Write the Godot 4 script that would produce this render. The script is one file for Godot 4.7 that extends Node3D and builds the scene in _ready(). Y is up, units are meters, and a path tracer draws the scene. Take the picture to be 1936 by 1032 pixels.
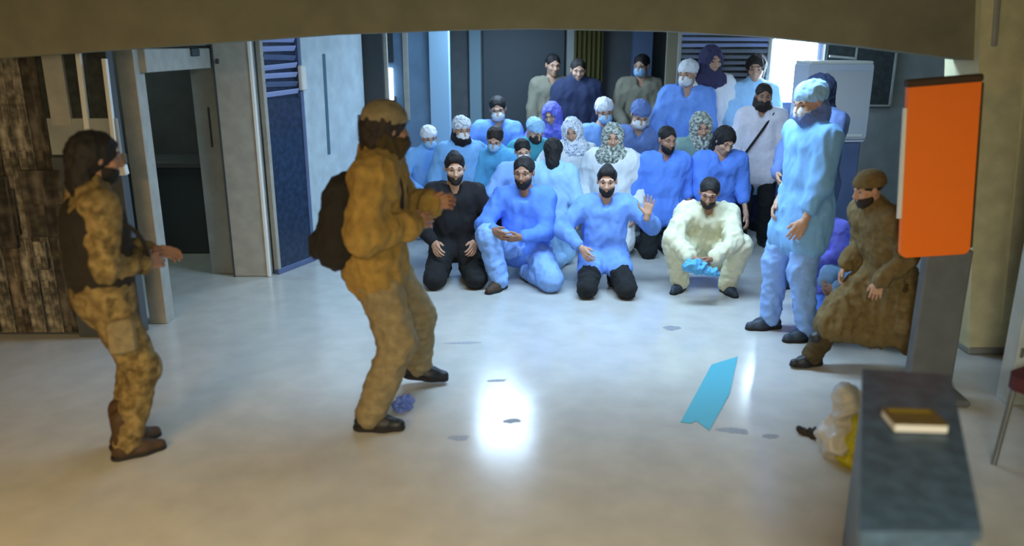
extends Node3D

# ---------------------------------------------------------------- signed distance fields, meshed as surface nets
class Sdf:
	var bones: Array = []
	func cap(a: Vector3, b: Vector3, ra: float, rb: float, k: float = 0.03) -> Sdf:
		bones.append([0, a, b, ra, rb, k, false])
		return self
	func ell(c: Vector3, r: Vector3, k: float = 0.02) -> Sdf:
		bones.append([1, c, r, 0.0, 0.0, k, false])
		return self
	func cut(c: Vector3, r: Vector3, k: float = 0.01) -> Sdf:
		bones.append([1, c, r, 0.0, 0.0, k, true])
		return self
	# below a height everything is cut away
	func floor_cut(y: float) -> Sdf:
		bones.append([2, Vector3(0, y, 0), Vector3.ZERO, 0.0, 0.0, 0.008, true])
		return self

	func build(h: float, wrinkle: float = 0.0, freq: float = 7.0, sd: int = 3, stretch: Vector3 = Vector3.ONE) -> Array:
		var lo := Vector3(1e9, 1e9, 1e9)
		var hi := -lo
		for b in bones:
			if b[6]:
				continue
			var p: Vector3 = b[1]
			var q: Vector3 = b[2]
			if b[0] == 0:
				var r: float = maxf(b[3], b[4])
				var rv := Vector3(r, r, r)
				lo = lo.min(p.min(q) - rv)
				hi = hi.max(p.max(q) + rv)
			else:
				lo = lo.min(p - q)
				hi = hi.max(p + q)
		var m := Vector3(1, 1, 1) * (h * 2.5 + 0.012)
		lo -= m
		hi += m
		var nx := int((hi.x - lo.x) / h) + 2
		var ny := int((hi.y - lo.y) / h) + 2
		var nz := int((hi.z - lo.z) / h) + 2
		var v := PackedFloat32Array()
		v.resize(nx * ny * nz)
		v.fill(1.0)
		for b in bones:
			var kind: int = b[0]
			var a: Vector3 = b[1]
			var e: Vector3 = b[2]
			var ra: float = b[3]
			var rb: float = b[4]
			var k: float = b[5]
			var neg: bool = b[6]
			var blo := lo
			var bhi := hi
			var pad := k + h * 3.0
			if kind == 0:
				var r2 := maxf(ra, rb) + pad
				blo = a.min(e) - Vector3(r2, r2, r2)
				bhi = a.max(e) + Vector3(r2, r2, r2)
			elif kind == 1:
				blo = a - e - Vector3(pad, pad, pad)
				bhi = a + e + Vector3(pad, pad, pad)
			var x0 := clampi(int((blo.x - lo.x) / h), 0, nx - 1)
			var x1 := clampi(int((bhi.x - lo.x) / h) + 1, 0, nx - 1)
			var y0 := clampi(int((blo.y - lo.y) / h), 0, ny - 1)
			var y1 := clampi(int((bhi.y - lo.y) / h) + 1, 0, ny - 1)
			var z0 := clampi(int((blo.z - lo.z) / h), 0, nz - 1)
			var z1 := clampi(int((bhi.z - lo.z) / h) + 1, 0, nz - 1)
			var ba := e - a
			var il := 1.0 / maxf(ba.length_squared(), 1e-9)
			var dr := rb - ra
			var i1 := Vector3(1.0 / e.x, 1.0 / e.y, 1.0 / e.z) if kind == 1 else Vector3.ONE
			var i2 := i1 * i1
			for z in range(z0, z1 + 1):
				for y in range(y0, y1 + 1):
					var i := x0 + nx * (y + ny * z)
					var p := Vector3(lo.x + x0 * h, lo.y + y * h, lo.z + z * h) - a
					for x in range(x0, x1 + 1):
						var d: float
						if kind == 0:
							var t := clampf(p.dot(ba) * il, 0.0, 1.0)
							d = (p - ba * t).length() - ra - dr * t
						elif kind == 1:
							var k0 := (p * i1).length()
							d = k0 * (k0 - 1.0) / maxf((p * i2).length(), 1e-6)
						else:
							d = p.y
						var f := v[i]
						if neg:
							d = -d
							var hh := maxf(k - absf(f - d), 0.0)
							v[i] = maxf(f, d) + hh * hh / k * 0.25
						else:
							var hh2 := maxf(k - absf(f - d), 0.0)
							v[i] = minf(f, d) - hh2 * hh2 / k * 0.25
						i += 1
						p.x += h
		# surface nets
		var idx := PackedInt32Array()
		idx.resize(nx * ny * nz)
		idx.fill(-1)
		var P := PackedVector3Array()
		var I := PackedInt32Array()
		var sx := 1
		var sy := nx
		var sz := nx * ny
		var off := [0, sx, sy, sx + sy, sz, sx + sz, sy + sz, sx + sy + sz]
		var E := [0, 1, 2, 3, 4, 5, 6, 7, 0, 2, 1, 3, 4, 6, 5, 7, 0, 4, 1, 5, 2, 6, 3, 7]
		var cv := PackedFloat32Array()
		cv.resize(8)
		var lim := h * 3.5
		for z in range(0, nz - 1):
			for y in range(0, ny - 1):
				var i := nx * (y + ny * z) - 1
				for x in range(0, nx - 1):
					i += 1
					if absf(v[i]) > lim:
						continue
					var mask := 0
					for c in 8:
						var f: float = v[i + off[c]]
						cv[c] = f
						if f < 0.0:
							mask |= 1 << c
					if mask == 0 or mask == 255:
						continue
					var s := Vector3.ZERO
					var n := 0
					for ei in 12:
						var c0: int = E[ei * 2]
						var c1: int = E[ei * 2 + 1]
						var f0 := cv[c0]
						var f1 := cv[c1]
						if (f0 < 0.0) == (f1 < 0.0):
							continue
						var t := f0 / (f0 - f1)
						s += Vector3(lerpf(c0 & 1, c1 & 1, t), lerpf((c0 >> 1) & 1, (c1 >> 1) & 1, t), lerpf(c0 >> 2, c1 >> 2, t))
						n += 1
					s /= n
					idx[i] = P.size()
					P.append(lo + (Vector3(x, y, z) + s) * h)
					var in0 := (mask & 1) == 1
					if y > 0 and z > 0 and in0 != ((mask & 2) != 0):
						quad(I, idx[i], idx[i - sy], idx[i - sy - sz], idx[i - sz], in0)
					if x > 0 and z > 0 and in0 != ((mask & 4) != 0):
						quad(I, idx[i], idx[i - sz], idx[i - sx - sz], idx[i - sx], in0)
					if x > 0 and y > 0 and in0 != ((mask & 16) != 0):
						quad(I, idx[i], idx[i - sx], idx[i - sx - sy], idx[i - sy], in0)
		var N := Sdf.normals(P, I)
		if wrinkle > 0.0:
			var fn := FastNoiseLite.new()
			fn.seed = sd
			fn.frequency = freq
			fn.noise_type = FastNoiseLite.TYPE_SIMPLEX
			fn.fractal_type = FastNoiseLite.FRACTAL_RIDGED
			fn.fractal_octaves = 2
			for j in P.size():
				P[j] += N[j] * (fn.get_noise_3dv(P[j] * stretch) * wrinkle)
			N = Sdf.normals(P, I)
		return [P, N, I]

	func quad(I: PackedInt32Array, a: int, b: int, c: int, d: int, flip: bool) -> void:
		if a < 0 or b < 0 or c < 0 or d < 0:
			return
		if flip:
			I.append_array(PackedInt32Array([a, c, b, a, d, c]))
		else:
			I.append_array(PackedInt32Array([a, b, c, a, c, d]))

	static func normals(P: PackedVector3Array, I: PackedInt32Array) -> PackedVector3Array:
		var N := PackedVector3Array()
		N.resize(P.size())
		for t in range(0, I.size(), 3):
			var a := I[t]
			var b := I[t + 1]
			var c := I[t + 2]
			var n := (P[c] - P[a]).cross(P[b] - P[a])
			N[a] += n
			N[b] += n
			N[c] += n
		for j in N.size():
			N[j] = N[j].normalized()
		return N


func join(list: Array) -> ArrayMesh:   # list of [arrays, Transform3D]
	var P := PackedVector3Array()
	var N := PackedVector3Array()
	var I := PackedInt32Array()
	for l in list:
		var ar: Array = l[0]
		var tf: Transform3D = l[1]
		var base := P.size()
		var p: PackedVector3Array = tf * (ar[0] as PackedVector3Array)
		var nb: PackedVector3Array = Transform3D(tf.basis.orthonormalized(), Vector3.ZERO) * (ar[1] as PackedVector3Array)
		P.append_array(p)
		N.append_array(nb)
		for i in (ar[2] as PackedInt32Array):
			I.append(i + base)
	return mesh_of(P, N, I)


func mesh_of(P: PackedVector3Array, N: PackedVector3Array, I: PackedInt32Array) -> ArrayMesh:
	var A := []
	A.resize(Mesh.ARRAY_MAX)
	A[Mesh.ARRAY_VERTEX] = P
	A[Mesh.ARRAY_NORMAL] = N
	A[Mesh.ARRAY_INDEX] = I
	var m := ArrayMesh.new()
	m.add_surface_from_arrays(Mesh.PRIMITIVE_TRIANGLES, A)
	return m


# ---------------------------------------------------------------- hard shapes
var box_cache := {}

func cbox(s: Vector3, bev: float = 0.004) -> ArrayMesh:      # a box with chamfered edges
	var key := [s, bev]
	if box_cache.has(key):
		return box_cache[key]
	var hs := s * 0.5
	bev = minf(bev, minf(hs.x, minf(hs.y, hs.z)) * 0.6)
	var st := SurfaceTool.new()
	st.begin(Mesh.PRIMITIVE_TRIANGLES)
	st.set_smooth_group(-1)
	var ax := [Vector3.RIGHT, Vector3.UP, Vector3.BACK]
	var hv := [hs.x, hs.y, hs.z]
	for a in 3:
		for sg in [-1.0, 1.0]:
			var n: Vector3 = ax[a] * sg
			var u: Vector3 = ax[(a + 1) % 3] * (hv[(a + 1) % 3] - bev)
			var w: Vector3 = ax[(a + 2) % 3] * (hv[(a + 2) % 3] - bev)
			var c: Vector3 = n * hv[a]
			face(st, [c - u - w, c + u - w, c + u + w, c - u + w], n)
	for a in 3:
		var b := (a + 1) % 3
		var c3 := (a + 2) % 3
		for s1 in [-1.0, 1.0]:
			for s2 in [-1.0, 1.0]:
				var w: Vector3 = ax[c3] * (hv[c3] - bev)
				var p1: Vector3 = ax[a] * s1 * hv[a] + ax[b] * s2 * (hv[b] - bev)
				var p2: Vector3 = ax[a] * s1 * (hv[a] - bev) + ax[b] * s2 * hv[b]
				face(st, [p1 - w, p1 + w, p2 + w, p2 - w], ax[a] * s1 + ax[b] * s2)
	for s1 in [-1.0, 1.0]:
		for s2 in [-1.0, 1.0]:
			for s3 in [-1.0, 1.0]:
				var q := Vector3(hs.x * s1, hs.y * s2, hs.z * s3)
				face(st, [q - Vector3(0, bev * s2, bev * s3), q - Vector3(bev * s1, 0, bev * s3), q - Vector3(bev * s1, bev * s2, 0)], Vector3(s1, s2, s3))
	st.generate_normals()
	box_cache[key] = st.commit()
	return box_cache[key]


func face(st: SurfaceTool, p: Array, n: Vector3) -> void:
	var q := p.duplicate()
	if (q[1] - q[0]).cross(q[2] - q[0]).dot(n) > 0.0:
		q.reverse()
	for i in range(1, q.size() - 1):
		for v in [q[0], q[i], q[i + 1]]:
			st.add_vertex(v)


func prism(poly: PackedVector2Array, depth: float) -> ArrayMesh:     # outline in x,y pulled along z, centred
	var st := SurfaceTool.new()
	st.begin(Mesh.PRIMITIVE_TRIANGLES)
	st.set_smooth_group(-1)
	var tri := Geometry2D.triangulate_polygon(poly)
	var hz := depth * 0.5
	for t in range(0, tri.size(), 3):
		var a := poly[tri[t]]
		var b := poly[tri[t + 1]]
		var c := poly[tri[t + 2]]
		face(st, [Vector3(a.x, a.y, hz), Vector3(b.x, b.y, hz), Vector3(c.x, c.y, hz)], Vector3.BACK)
		face(st, [Vector3(a.x, a.y, -hz), Vector3(b.x, b.y, -hz), Vector3(c.x, c.y, -hz)], Vector3.FORWARD)
	var cw := Geometry2D.is_polygon_clockwise(poly)
	for i in poly.size():
		var a := poly[i]
		var b := poly[(i + 1) % poly.size()]
		var n := Vector3(b.y - a.y, a.x - b.x, 0)
		face(st, [Vector3(a.x, a.y, -hz), Vector3(b.x, b.y, -hz), Vector3(b.x, b.y, hz), Vector3(a.x, a.y, hz)], -n if cw else n)
	st.generate_normals()
	return st.commit()


func rounded(w: float, h: float, r: float) -> PackedVector2Array:
	var out := PackedVector2Array()
	for c in 4:
		var cx: float = (w * 0.5 - r) * (1 if c == 0 or c == 3 else -1)
		var cy: float = (h * 0.5 - r) * (1 if c < 2 else -1)
		for i in 6:
			var a := (c + i / 5.0) * PI / 2
			out.append(Vector2(cx + cos(a) * r, cy + sin(a) * r))
	return out


func tube(pts: Array, r: float, sides: int = 8) -> ArrayMesh:
	var P := PackedVector3Array()
	var N := PackedVector3Array()
	var I := PackedInt32Array()
	for i in pts.size():
		var d: Vector3 = (pts[mini(i + 1, pts.size() - 1)] - pts[maxi(i - 1, 0)]).normalized()
		var u := d.cross(Vector3(0.31, 0.2, 0.93)).normalized()
		var w := d.cross(u)
		for s in sides:
			var a := TAU * s / sides
			var n := u * cos(a) + w * sin(a)
			N.append(n)
			P.append(pts[i] + n * r)
	for i in pts.size() - 1:
		for s in sides:
			var a := i * sides + s
			var b := i * sides + (s + 1) % sides
			I.append_array(PackedInt32Array([a, a + sides, b, b, a + sides, b + sides]))
	for e in [0, pts.size() - 1]:
		var c := P.size()
		P.append(pts[e])
		var nn: Vector3 = (pts[0] - pts[1]).normalized() if e == 0 else (pts[e] - pts[e - 1]).normalized()
		N.append(nn)
		for s in sides:
			var a: int = e * sides + s
			var b: int = e * sides + (s + 1) % sides
			I.append_array(PackedInt32Array([c, a, b] if e == 0 else [c, b, a]))
	return mesh_of(P, N, I)


# ---------------------------------------------------------------- names, metas, nodes
var used := {}

func numbered(called: String) -> String:
	var n: int = used.get(called, 0)
	used[called] = n + 1
	return called if n == 0 else "%s_%03d" % [called, n]


func tag(o: Node, label: String, category: String, group: String = "") -> Node:
	o.set_meta("label", label)
	o.set_meta("category", category)
	if group != "":
		o.set_meta("group", group)
	return o


func thing(called: String, label: String, category: String, at: Vector3 = Vector3.ZERO, turn: float = 0.0, group: String = "") -> Node3D:
	var o := Node3D.new()
	o.name = numbered(called)
	add_child(o)
	o.position = at
	o.rotation.y = deg_to_rad(turn)
	tag(o, label, category, group)
	return o


func put(called: String, mesh: Mesh, m: Material, parent: Node = null, at: Vector3 = Vector3.ZERO, rot: Vector3 = Vector3.ZERO) -> MeshInstance3D:
	var o := MeshInstance3D.new()
	o.name = numbered(called) if parent == null else called
	o.mesh = mesh
	if m != null:
		o.material_override = m
	o.position = at
	o.rotation_degrees = rot
	o.cast_shadow = GeometryInstance3D.SHADOW_CASTING_SETTING_ON
	if parent == null:
		add_child(o)
	else:
		parent.add_child(o, true)
	return o


func struct(called: String, mesh: Mesh, m: Material, at: Vector3 = Vector3.ZERO, rot: Vector3 = Vector3.ZERO, label: String = "") -> MeshInstance3D:
	var o := put(called, mesh, m, null, at, rot)
	o.set_meta("kind", "structure")
	if label != "":
		o.set_meta("label", label)
	return o


func block(called: String, a: Vector3, b: Vector3, m: Material, parent: Node = null, bev: float = 0.004) -> MeshInstance3D:   # a box between two corners
	return put(called, cbox((b - a).abs(), bev), m, parent, (a + b) * 0.5)


func sblock(called: String, a: Vector3, b: Vector3, m: Material, label: String = "") -> MeshInstance3D:
	var o := block(called, a, b, m)
	o.set_meta("kind", "structure")
	if label != "":
		o.set_meta("label", label)
	return o


# an upright slab whose front face runs from a to b on plan, y0 to y1, as a node frame: x along, z out of the face
func frame_along(a: Vector2, b: Vector2) -> Array:
	var d := b - a
	return [d.length(), Vector3((a.x + b.x) * 0.5, 0, (a.y + b.y) * 0.5), rad_to_deg(-atan2(d.y, d.x))]


# ---------------------------------------------------------------- materials
var tex := {}

func noise_tex(key: String, freq: float, lo: float, hi: float, oct: int = 4, type: int = FastNoiseLite.TYPE_SIMPLEX_SMOOTH, size: int = 512) -> ImageTexture:
	if tex.has(key):
		return tex[key]
	var n := FastNoiseLite.new()
	n.seed = key.hash() % 9999
	n.noise_type = type
	n.frequency = freq
	n.fractal_octaves = oct
	var im := n.get_seamless_image(size, size)
	im.convert(Image.FORMAT_RGB8)
	var data := im.get_data()
	for i in data.size():
		data[i] = int(255.0 * lerpf(lo, hi, data[i] / 255.0))
	tex[key] = ImageTexture.create_from_image(Image.create_from_data(size, size, false, Image.FORMAT_RGB8, data))
	return tex[key]


func ramp_tex(key: String, freq: float, cols: Array, oct: int = 3) -> ImageTexture:      # hard edged blotches in several colours
	if tex.has(key):
		return tex[key]
	var n := FastNoiseLite.new()
	n.seed = key.hash() % 9999
	n.frequency = freq
	n.fractal_octaves = oct
	var im := n.get_seamless_image(256, 256)
	im.convert(Image.FORMAT_L8)
	var d := im.get_data()
	var o := PackedByteArray()
	o.resize(d.size() * 3)
	for i in d.size():
		var c: Color = cols[clampi(int((d[i] / 255.0 - 0.22) / 0.56 * cols.size()), 0, cols.size() - 1)]
		o[i * 3] = int(c.r * 255)
		o[i * 3 + 1] = int(c.g * 255)
		o[i * 3 + 2] = int(c.b * 255)
	tex[key] = ImageTexture.create_from_image(Image.create_from_data(256, 256, false, Image.FORMAT_RGB8, o))
	return tex[key]


func streak_tex(key: String, lo: float, hi: float) -> ImageTexture:      # vertical streaks: worn and rubbed boards
	if tex.has(key):
		return tex[key]
	var n := FastNoiseLite.new()
	n.seed = key.hash() % 9999
	n.frequency = 0.03
	n.fractal_octaves = 4
	var im := Image.create(256, 256, false, Image.FORMAT_RGB8)
	for y in 256:
		for x in 256:
			var f := n.get_noise_2d(x * 2.2, y * 0.25) * 0.6 + n.get_noise_2d(x + 900.0, y * 1.4) * 0.55
			var g := clampf(lerpf(lo, hi, clampf(f + 0.45, 0.0, 1.0)), 0.0, 1.0)
			im.set_pixel(x, y, Color(g, g * 0.98, g * 0.95))
	tex[key] = ImageTexture.create_from_image(im)
	return tex[key]


func mat(c: Color, rough: float = 0.8, t: Texture2D = null, scale: float = 1.0, metal: float = 0.0) -> StandardMaterial3D:
	var m := StandardMaterial3D.new()
	m.albedo_color = c
	m.roughness = rough
	m.metallic = metal
	if t != null:
		m.albedo_texture = t
		m.uv1_triplanar = true
		m.uv1_scale = Vector3.ONE * scale
	return m


func glow(c: Color, e: float) -> StandardMaterial3D:
	var m := mat(Color(0.8, 0.8, 0.8), 0.6)
	m.emission_enabled = true
	m.emission = c
	m.emission_energy_multiplier = e
	return m


func cloth(c: Color) -> StandardMaterial3D:
	return mat(c, 0.92, noise_tex("cloth", 0.02, 0.93, 1.0), 2.0)


func area_light(size: Vector2, col: Color, energy: float, at: Vector3, rot: Vector3) -> void:
	var l := AreaLight3D.new()
	l.name = numbered("lamp_glow")
	l.area_size = size
	l.light_color = col
	l.light_energy = energy
	l.area_range = 30.0
	l.area_attenuation = 2.0
	l.shadow_enabled = true
	l.position = at
	l.rotation_degrees = rot
	add_child(l)


# ---------------------------------------------------------------- people: the skeleton
func ik(a: Vector3, c: Vector3, l1: float, l2: float, hint: Vector3) -> Array:
	var d := c - a
	var L := minf(d.length(), (l1 + l2) * 0.995)
	var dir := d.normalized()
	c = a + dir * L
	var x := (l1 * l1 - l2 * l2 + L * L) / (2.0 * L)
	var hgt := sqrt(maxf(l1 * l1 - x * x, 0.0))
	var perp := (hint - dir * hint.dot(dir)).normalized()
	return [a + dir * x + perp * hgt, c]


# left is +x, the figure looks along +z
func pose(d: Dictionary) -> Dictionary:
	var J := {}
	var P: Vector3 = d.pelvis
	var up: Vector3 = (d.get("up", Vector3.UP) as Vector3).normalized()
	var tw: float = deg_to_rad(d.get("twist", 0.0))
	var side := Vector3(cos(tw), 0, -sin(tw))
	side = (side - up * side.dot(up)).normalized()
	var ptw: float = deg_to_rad(d.get("hips", 0.0))
	var pside := Vector3(cos(ptw), 0, -sin(ptw))
	J.pelvis = P
	J.up = up
	J.side = side
	J.fwd = side.cross(up)
	J.chest = P + up * 0.33
	J.neck = P + up * 0.53
	for s in ["L", "R"]:
		var g: float = 1.0 if s == "L" else -1.0
		J["hip" + s] = P + pside * 0.095 * g
		J["sh" + s] = P + up * 0.475 + side * 0.185 * g
		var an: Vector3 = d["ank" + s]
		if d.has("knee" + s):
			J["knee" + s] = d["knee" + s]
			J["ank" + s] = an
		else:
			var r := ik(J["hip" + s], an, 0.43, 0.42, d.get("kneehint", Vector3(0.15 * g, 0, 1)))
			J["knee" + s] = r[0]
			J["ank" + s] = r[1]
		J["toe" + s] = (d.get("toe" + s, Vector3(0.2 * g, 0, 1)) as Vector3).normalized()
		var r2 := ik(J["sh" + s], d["wr" + s], 0.29, 0.26, d.get("el" + s, Vector3(0.5 * g, -0.4, -1)))
		J["el" + s] = r2[0]
		J["wr" + s] = r2[1]
		J["hd" + s] = (d.get("hd" + s, (r2[1] - r2[0])) as Vector3).normalized()
		J["th" + s] = d.get("th" + s, Vector3(-0.6 * g, 0.5, 0.6))
		J["open" + s] = d.get("open" + s, false)
	var hy: Vector3 = d.get("head", Vector3.ZERO)      # pitch (down), yaw, roll in degrees
	var fl: Vector3 = side.cross(Vector3.UP)
	var B := Basis.from_euler(Vector3(deg_to_rad(hy.x), deg_to_rad(hy.y) + atan2(fl.x, fl.z), deg_to_rad(hy.z)))
	var nk: Vector3 = (up * 0.6 + Vector3.UP * 0.4).normalized()
	J.head = J.neck + nk * 0.165 + J.fwd * 0.03 + B.z * 0.015
	J.headB = B
	return J


# ---------------------------------------------------------------- people: shapes
var arr := {}       # meshed fields by key
var mesh_cache := {}

func head_arrays() -> Array:
	if arr.has("head"):
		return arr["head"]
	var s := Sdf.new()
	s.ell(Vector3(0, 0.03, -0.015), Vector3(0.076, 0.088, 0.096), 0.02)
	s.ell(Vector3(0, -0.035, 0.022), Vector3(0.06, 0.078, 0.068), 0.03)
	s.ell(Vector3(0, -0.097, 0.058), Vector3(0.024, 0.02, 0.022), 0.03)
	for g in [-1.0, 1.0]:
		s.cap(Vector3(0.05 * g, 0.024, 0.07), Vector3(0.012 * g, 0.024, 0.09), 0.009, 0.01, 0.015)
		s.ell(Vector3(0.042 * g, -0.025, 0.06), Vector3(0.024, 0.02, 0.022), 0.02)
		s.cut(Vector3(0.033 * g, 0.004, 0.097), Vector3(0.018, 0.012, 0.013), 0.012)
		s.ell(Vector3(0.08 * g, -0.002, -0.01), Vector3(0.009, 0.031, 0.019), 0.008)
		s.ell(Vector3(0.014 * g, -0.036, 0.098), Vector3(0.009, 0.008, 0.01), 0.008)
	s.cap(Vector3(0, 0.012, 0.088), Vector3(0, -0.03, 0.11), 0.008, 0.013, 0.014)
	s.ell(Vector3(0, -0.057, 0.088), Vector3(0.023, 0.006, 0.009), 0.008)
	s.ell(Vector3(0, -0.069, 0.086), Vector3(0.02, 0.006, 0.009), 0.008)
	s.cap(Vector3(0, -0.06, -0.02), Vector3(0, -0.17, -0.03), 0.055, 0.056, 0.03)
	arr["head"] = s.build(0.0055)
	return arr["head"]


func hand_arrays(g: float, open: bool) -> Array:
	var key := "hand%s%s" % [g, open]
	if arr.has(key):
		return arr[key]
	var s := Sdf.new()
	s.cap(Vector3(0, 0.03, 0), Vector3(0, -0.015, 0), 0.026, 0.024, 0.02)
	s.cap(Vector3(0.022 * g, -0.02, 0), Vector3(0.031 * g, -0.088, 0), 0.015, 0.013, 0.02)
	s.cap(Vector3(-0.022 * g, -0.02, 0), Vector3(-0.03 * g, -0.082, 0), 0.015, 0.012, 0.02)
	s.cap(Vector3(0, -0.02, 0), Vector3(0, -0.088, 0), 0.016, 0.013, 0.02)
	var xs := [0.034, 0.012, -0.011, -0.033]
	var ys := [-0.09, -0.095, -0.092, -0.083]
	var ls := [0.07, 0.078, 0.072, 0.056]
	for f in 4:
		var p := Vector3(xs[f] * g, ys[f], 0)
		var dirx: float = xs[f] * g * (2.6 if open else 0.6)
		var bend: float = 0.12 if open else 0.42 + 0.06 * f
		var ang: float = 0.05 if open else 0.3
		var r := 0.0092
		for k in 3:
			var l: float = ls[f] * [0.45, 0.31, 0.24][k]
			var q := p + Vector3(dirx * l * 2.0, -cos(ang) * l, sin(ang) * l)
			s.cap(p, q, r, r - 0.0009, 0.006)
			p = q
			r -= 0.0009
			ang += bend
	var o := 1.35 if open else 1.0
	s.cap(Vector3(0.022 * g, -0.018, 0.004), Vector3(0.05 * g * o, -0.055, 0.014), 0.014, 0.0115, 0.012)
	s.cap(Vector3(0.05 * g * o, -0.055, 0.014), Vector3(0.06 * g * o, -0.088, 0.024), 0.011, 0.009, 0.006)
	arr[key] = s.build(0.0045)
	return arr[key]


func shoe_arrays(boot: bool) -> Array:      # ankle joint at the origin, toe along +z, sole at -0.08
	var key := "shoe%s" % boot
	if arr.has(key):
		return arr[key]
	var s := Sdf.new()
	s.cap(Vector3(0, -0.045, -0.045), Vector3(0, -0.05, 0.07), 0.04, 0.045, 0.03)
	s.cap(Vector3(0.004, -0.055, 0.07), Vector3(0, -0.06, 0.155), 0.044, 0.03, 0.03)
	s.cap(Vector3(0, -0.03, -0.02), Vector3(0, 0.14 if boot else 0.0, -0.015), 0.046, 0.056 if boot else 0.044, 0.03)
	s.floor_cut(-0.08)
	arr[key] = s.build(0.009, 0.003, 10.0)
	return arr[key]


func sole_arrays() -> Array:
	if arr.has("sole"):
		return arr["sole"]
	var s := Sdf.new()
	s.cap(Vector3(0, -0.078, -0.05), Vector3(0, -0.078, 0.07), 0.044, 0.05, 0.03)
	s.cap(Vector3(0.004, -0.078, 0.07), Vector3(0, -0.078, 0.152), 0.05, 0.036, 0.03)
	s.cut(Vector3(0, 0.44, 0.05), Vector3(3, 0.5, 3), 0.004)
	s.floor_cut(-0.09)
	arr["sole"] = s.build(0.009)
	return arr["sole"]


func head_piece(kind: String) -> Array:      # hair, beards, masks, caps and scarves in head space
	if arr.has(kind):
		return arr[kind]
	var s := Sdf.new()
	var wr := 0.0
	match kind:
		"hair":
			s.ell(Vector3(0, 0.045, -0.02), Vector3(0.085, 0.085, 0.103))
			s.cut(Vector3(0, -0.035, 0.1), Vector3(0.078, 0.108, 0.08))
			s.cut(Vector3(0, -0.14, 0.0), Vector3(0.16, 0.12, 0.16))
			wr = 0.005
		"flat_hair":
			s.ell(Vector3(0, 0.04, -0.02), Vector3(0.084, 0.08, 0.1))
			s.cap(Vector3(0, 0.1, -0.06), Vector3(0, 0.107, 0.055), 0.034, 0.03, 0.04)
			s.cap(Vector3(0.04, 0.095, 0.05), Vector3(-0.04, 0.095, 0.05), 0.028, 0.028, 0.03)
			s.cut(Vector3(0, -0.04, 0.105), Vector3(0.078, 0.118, 0.082))
			s.cut(Vector3(0, -0.14, 0.0), Vector3(0.16, 0.12, 0.16))
			wr = 0.006
		"long_hair":
			s.ell(Vector3(0, 0.035, -0.02), Vector3(0.094, 0.096, 0.112))
			s.cap(Vector3(0, 0, -0.06), Vector3(0, -0.14, -0.07), 0.085, 0.07, 0.04)
			s.cut(Vector3(0, -0.04, 0.115), Vector3(0.072, 0.112, 0.09))
			wr = 0.008
		"beard":
			s.ell(Vector3(0, -0.055, 0.026), Vector3(0.066, 0.075, 0.074))
			s.ell(Vector3(0, -0.1, 0.062), Vector3(0.034, 0.03, 0.03))
			s.cut(Vector3(0, 0.035, 0.05), Vector3(0.1, 0.094, 0.14))
			s.cut(Vector3(0, -0.063, 0.115), Vector3(0.02, 0.012, 0.03), 0.004)
			s.cut(Vector3(0, -0.05, -0.1), Vector3(0.1, 0.14, 0.1))
			wr = 0.004
		"mask":
			s.ell(Vector3(0, -0.05, 0.045), Vector3(0.068, 0.062, 0.076))
			s.cut(Vector3(0, 0.06, 0.1), Vector3(0.1, 0.065, 0.08), 0.006)
			s.cut(Vector3(0, -0.05, -0.05), Vector3(0.1, 0.12, 0.08), 0.006)
			wr = 0.004
		"cap":
			s.ell(Vector3(0, 0.05, -0.025), Vector3(0.094, 0.088, 0.112))
			s.cap(Vector3(0, 0.03, -0.09), Vector3(0, 0.06, -0.09), 0.04, 0.03, 0.04)
			s.cut(Vector3(0, -0.1, 0.06), Vector3(0.15, 0.135, 0.17))
			wr = 0.008
		"field_cap":
			s.ell(Vector3(0, 0.05, -0.02), Vector3(0.093, 0.088, 0.108))
			s.cap(Vector3(0.04, 0.052, 0.09), Vector3(-0.04, 0.052, 0.09), 0.014, 0.014, 0.02)
			s.cap(Vector3(0, 0.046, 0.09), Vector3(0, 0.04, 0.145), 0.026, 0.02, 0.02)
			s.cut(Vector3(0, -0.12, 0.0), Vector3(0.2, 0.15, 0.25))
			wr = 0.003
		"knit_cap":
			s.ell(Vector3(0, 0.05, -0.02), Vector3(0.102, 0.096, 0.12))
			s.cut(Vector3(0, -0.115, 0.03), Vector3(0.2, 0.16, 0.25))
			wr = 0.004
		"neck_scarf":
			s.ell(Vector3(0, -0.11, -0.01), Vector3(0.1, 0.06, 0.1), 0.03)
			s.ell(Vector3(0, -0.06, -0.05), Vector3(0.09, 0.1, 0.07), 0.03)
			s.ell(Vector3(0, -0.075, 0.05), Vector3(0.07, 0.06, 0.07), 0.03)
			s.cut(Vector3(0, 0.05, 0.1), Vector3(0.1, 0.085, 0.09))
			wr = 0.01
		_:   # scarf: drapes over the skull, round the face and on to the shoulders
			s.ell(Vector3(0, 0.022, -0.02), Vector3(0.1, 0.112, 0.118), 0.03)
			s.cap(Vector3(0, -0.03, -0.01), Vector3(0, -0.16, 0.0), 0.092, 0.115, 0.05)
			s.cap(Vector3(0.08, -0.19, 0.03), Vector3(-0.08, -0.19, 0.03), 0.085, 0.085, 0.05)
			s.cut(Vector3(0, -0.012, 0.125), Vector3(0.06, 0.082, 0.09), 0.02)
			wr = 0.011
	arr[kind] = s.build(0.007, wr, 11.0, kind.hash() % 999, Vector3(1, 0.7, 1))
	return arr[kind]


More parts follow.
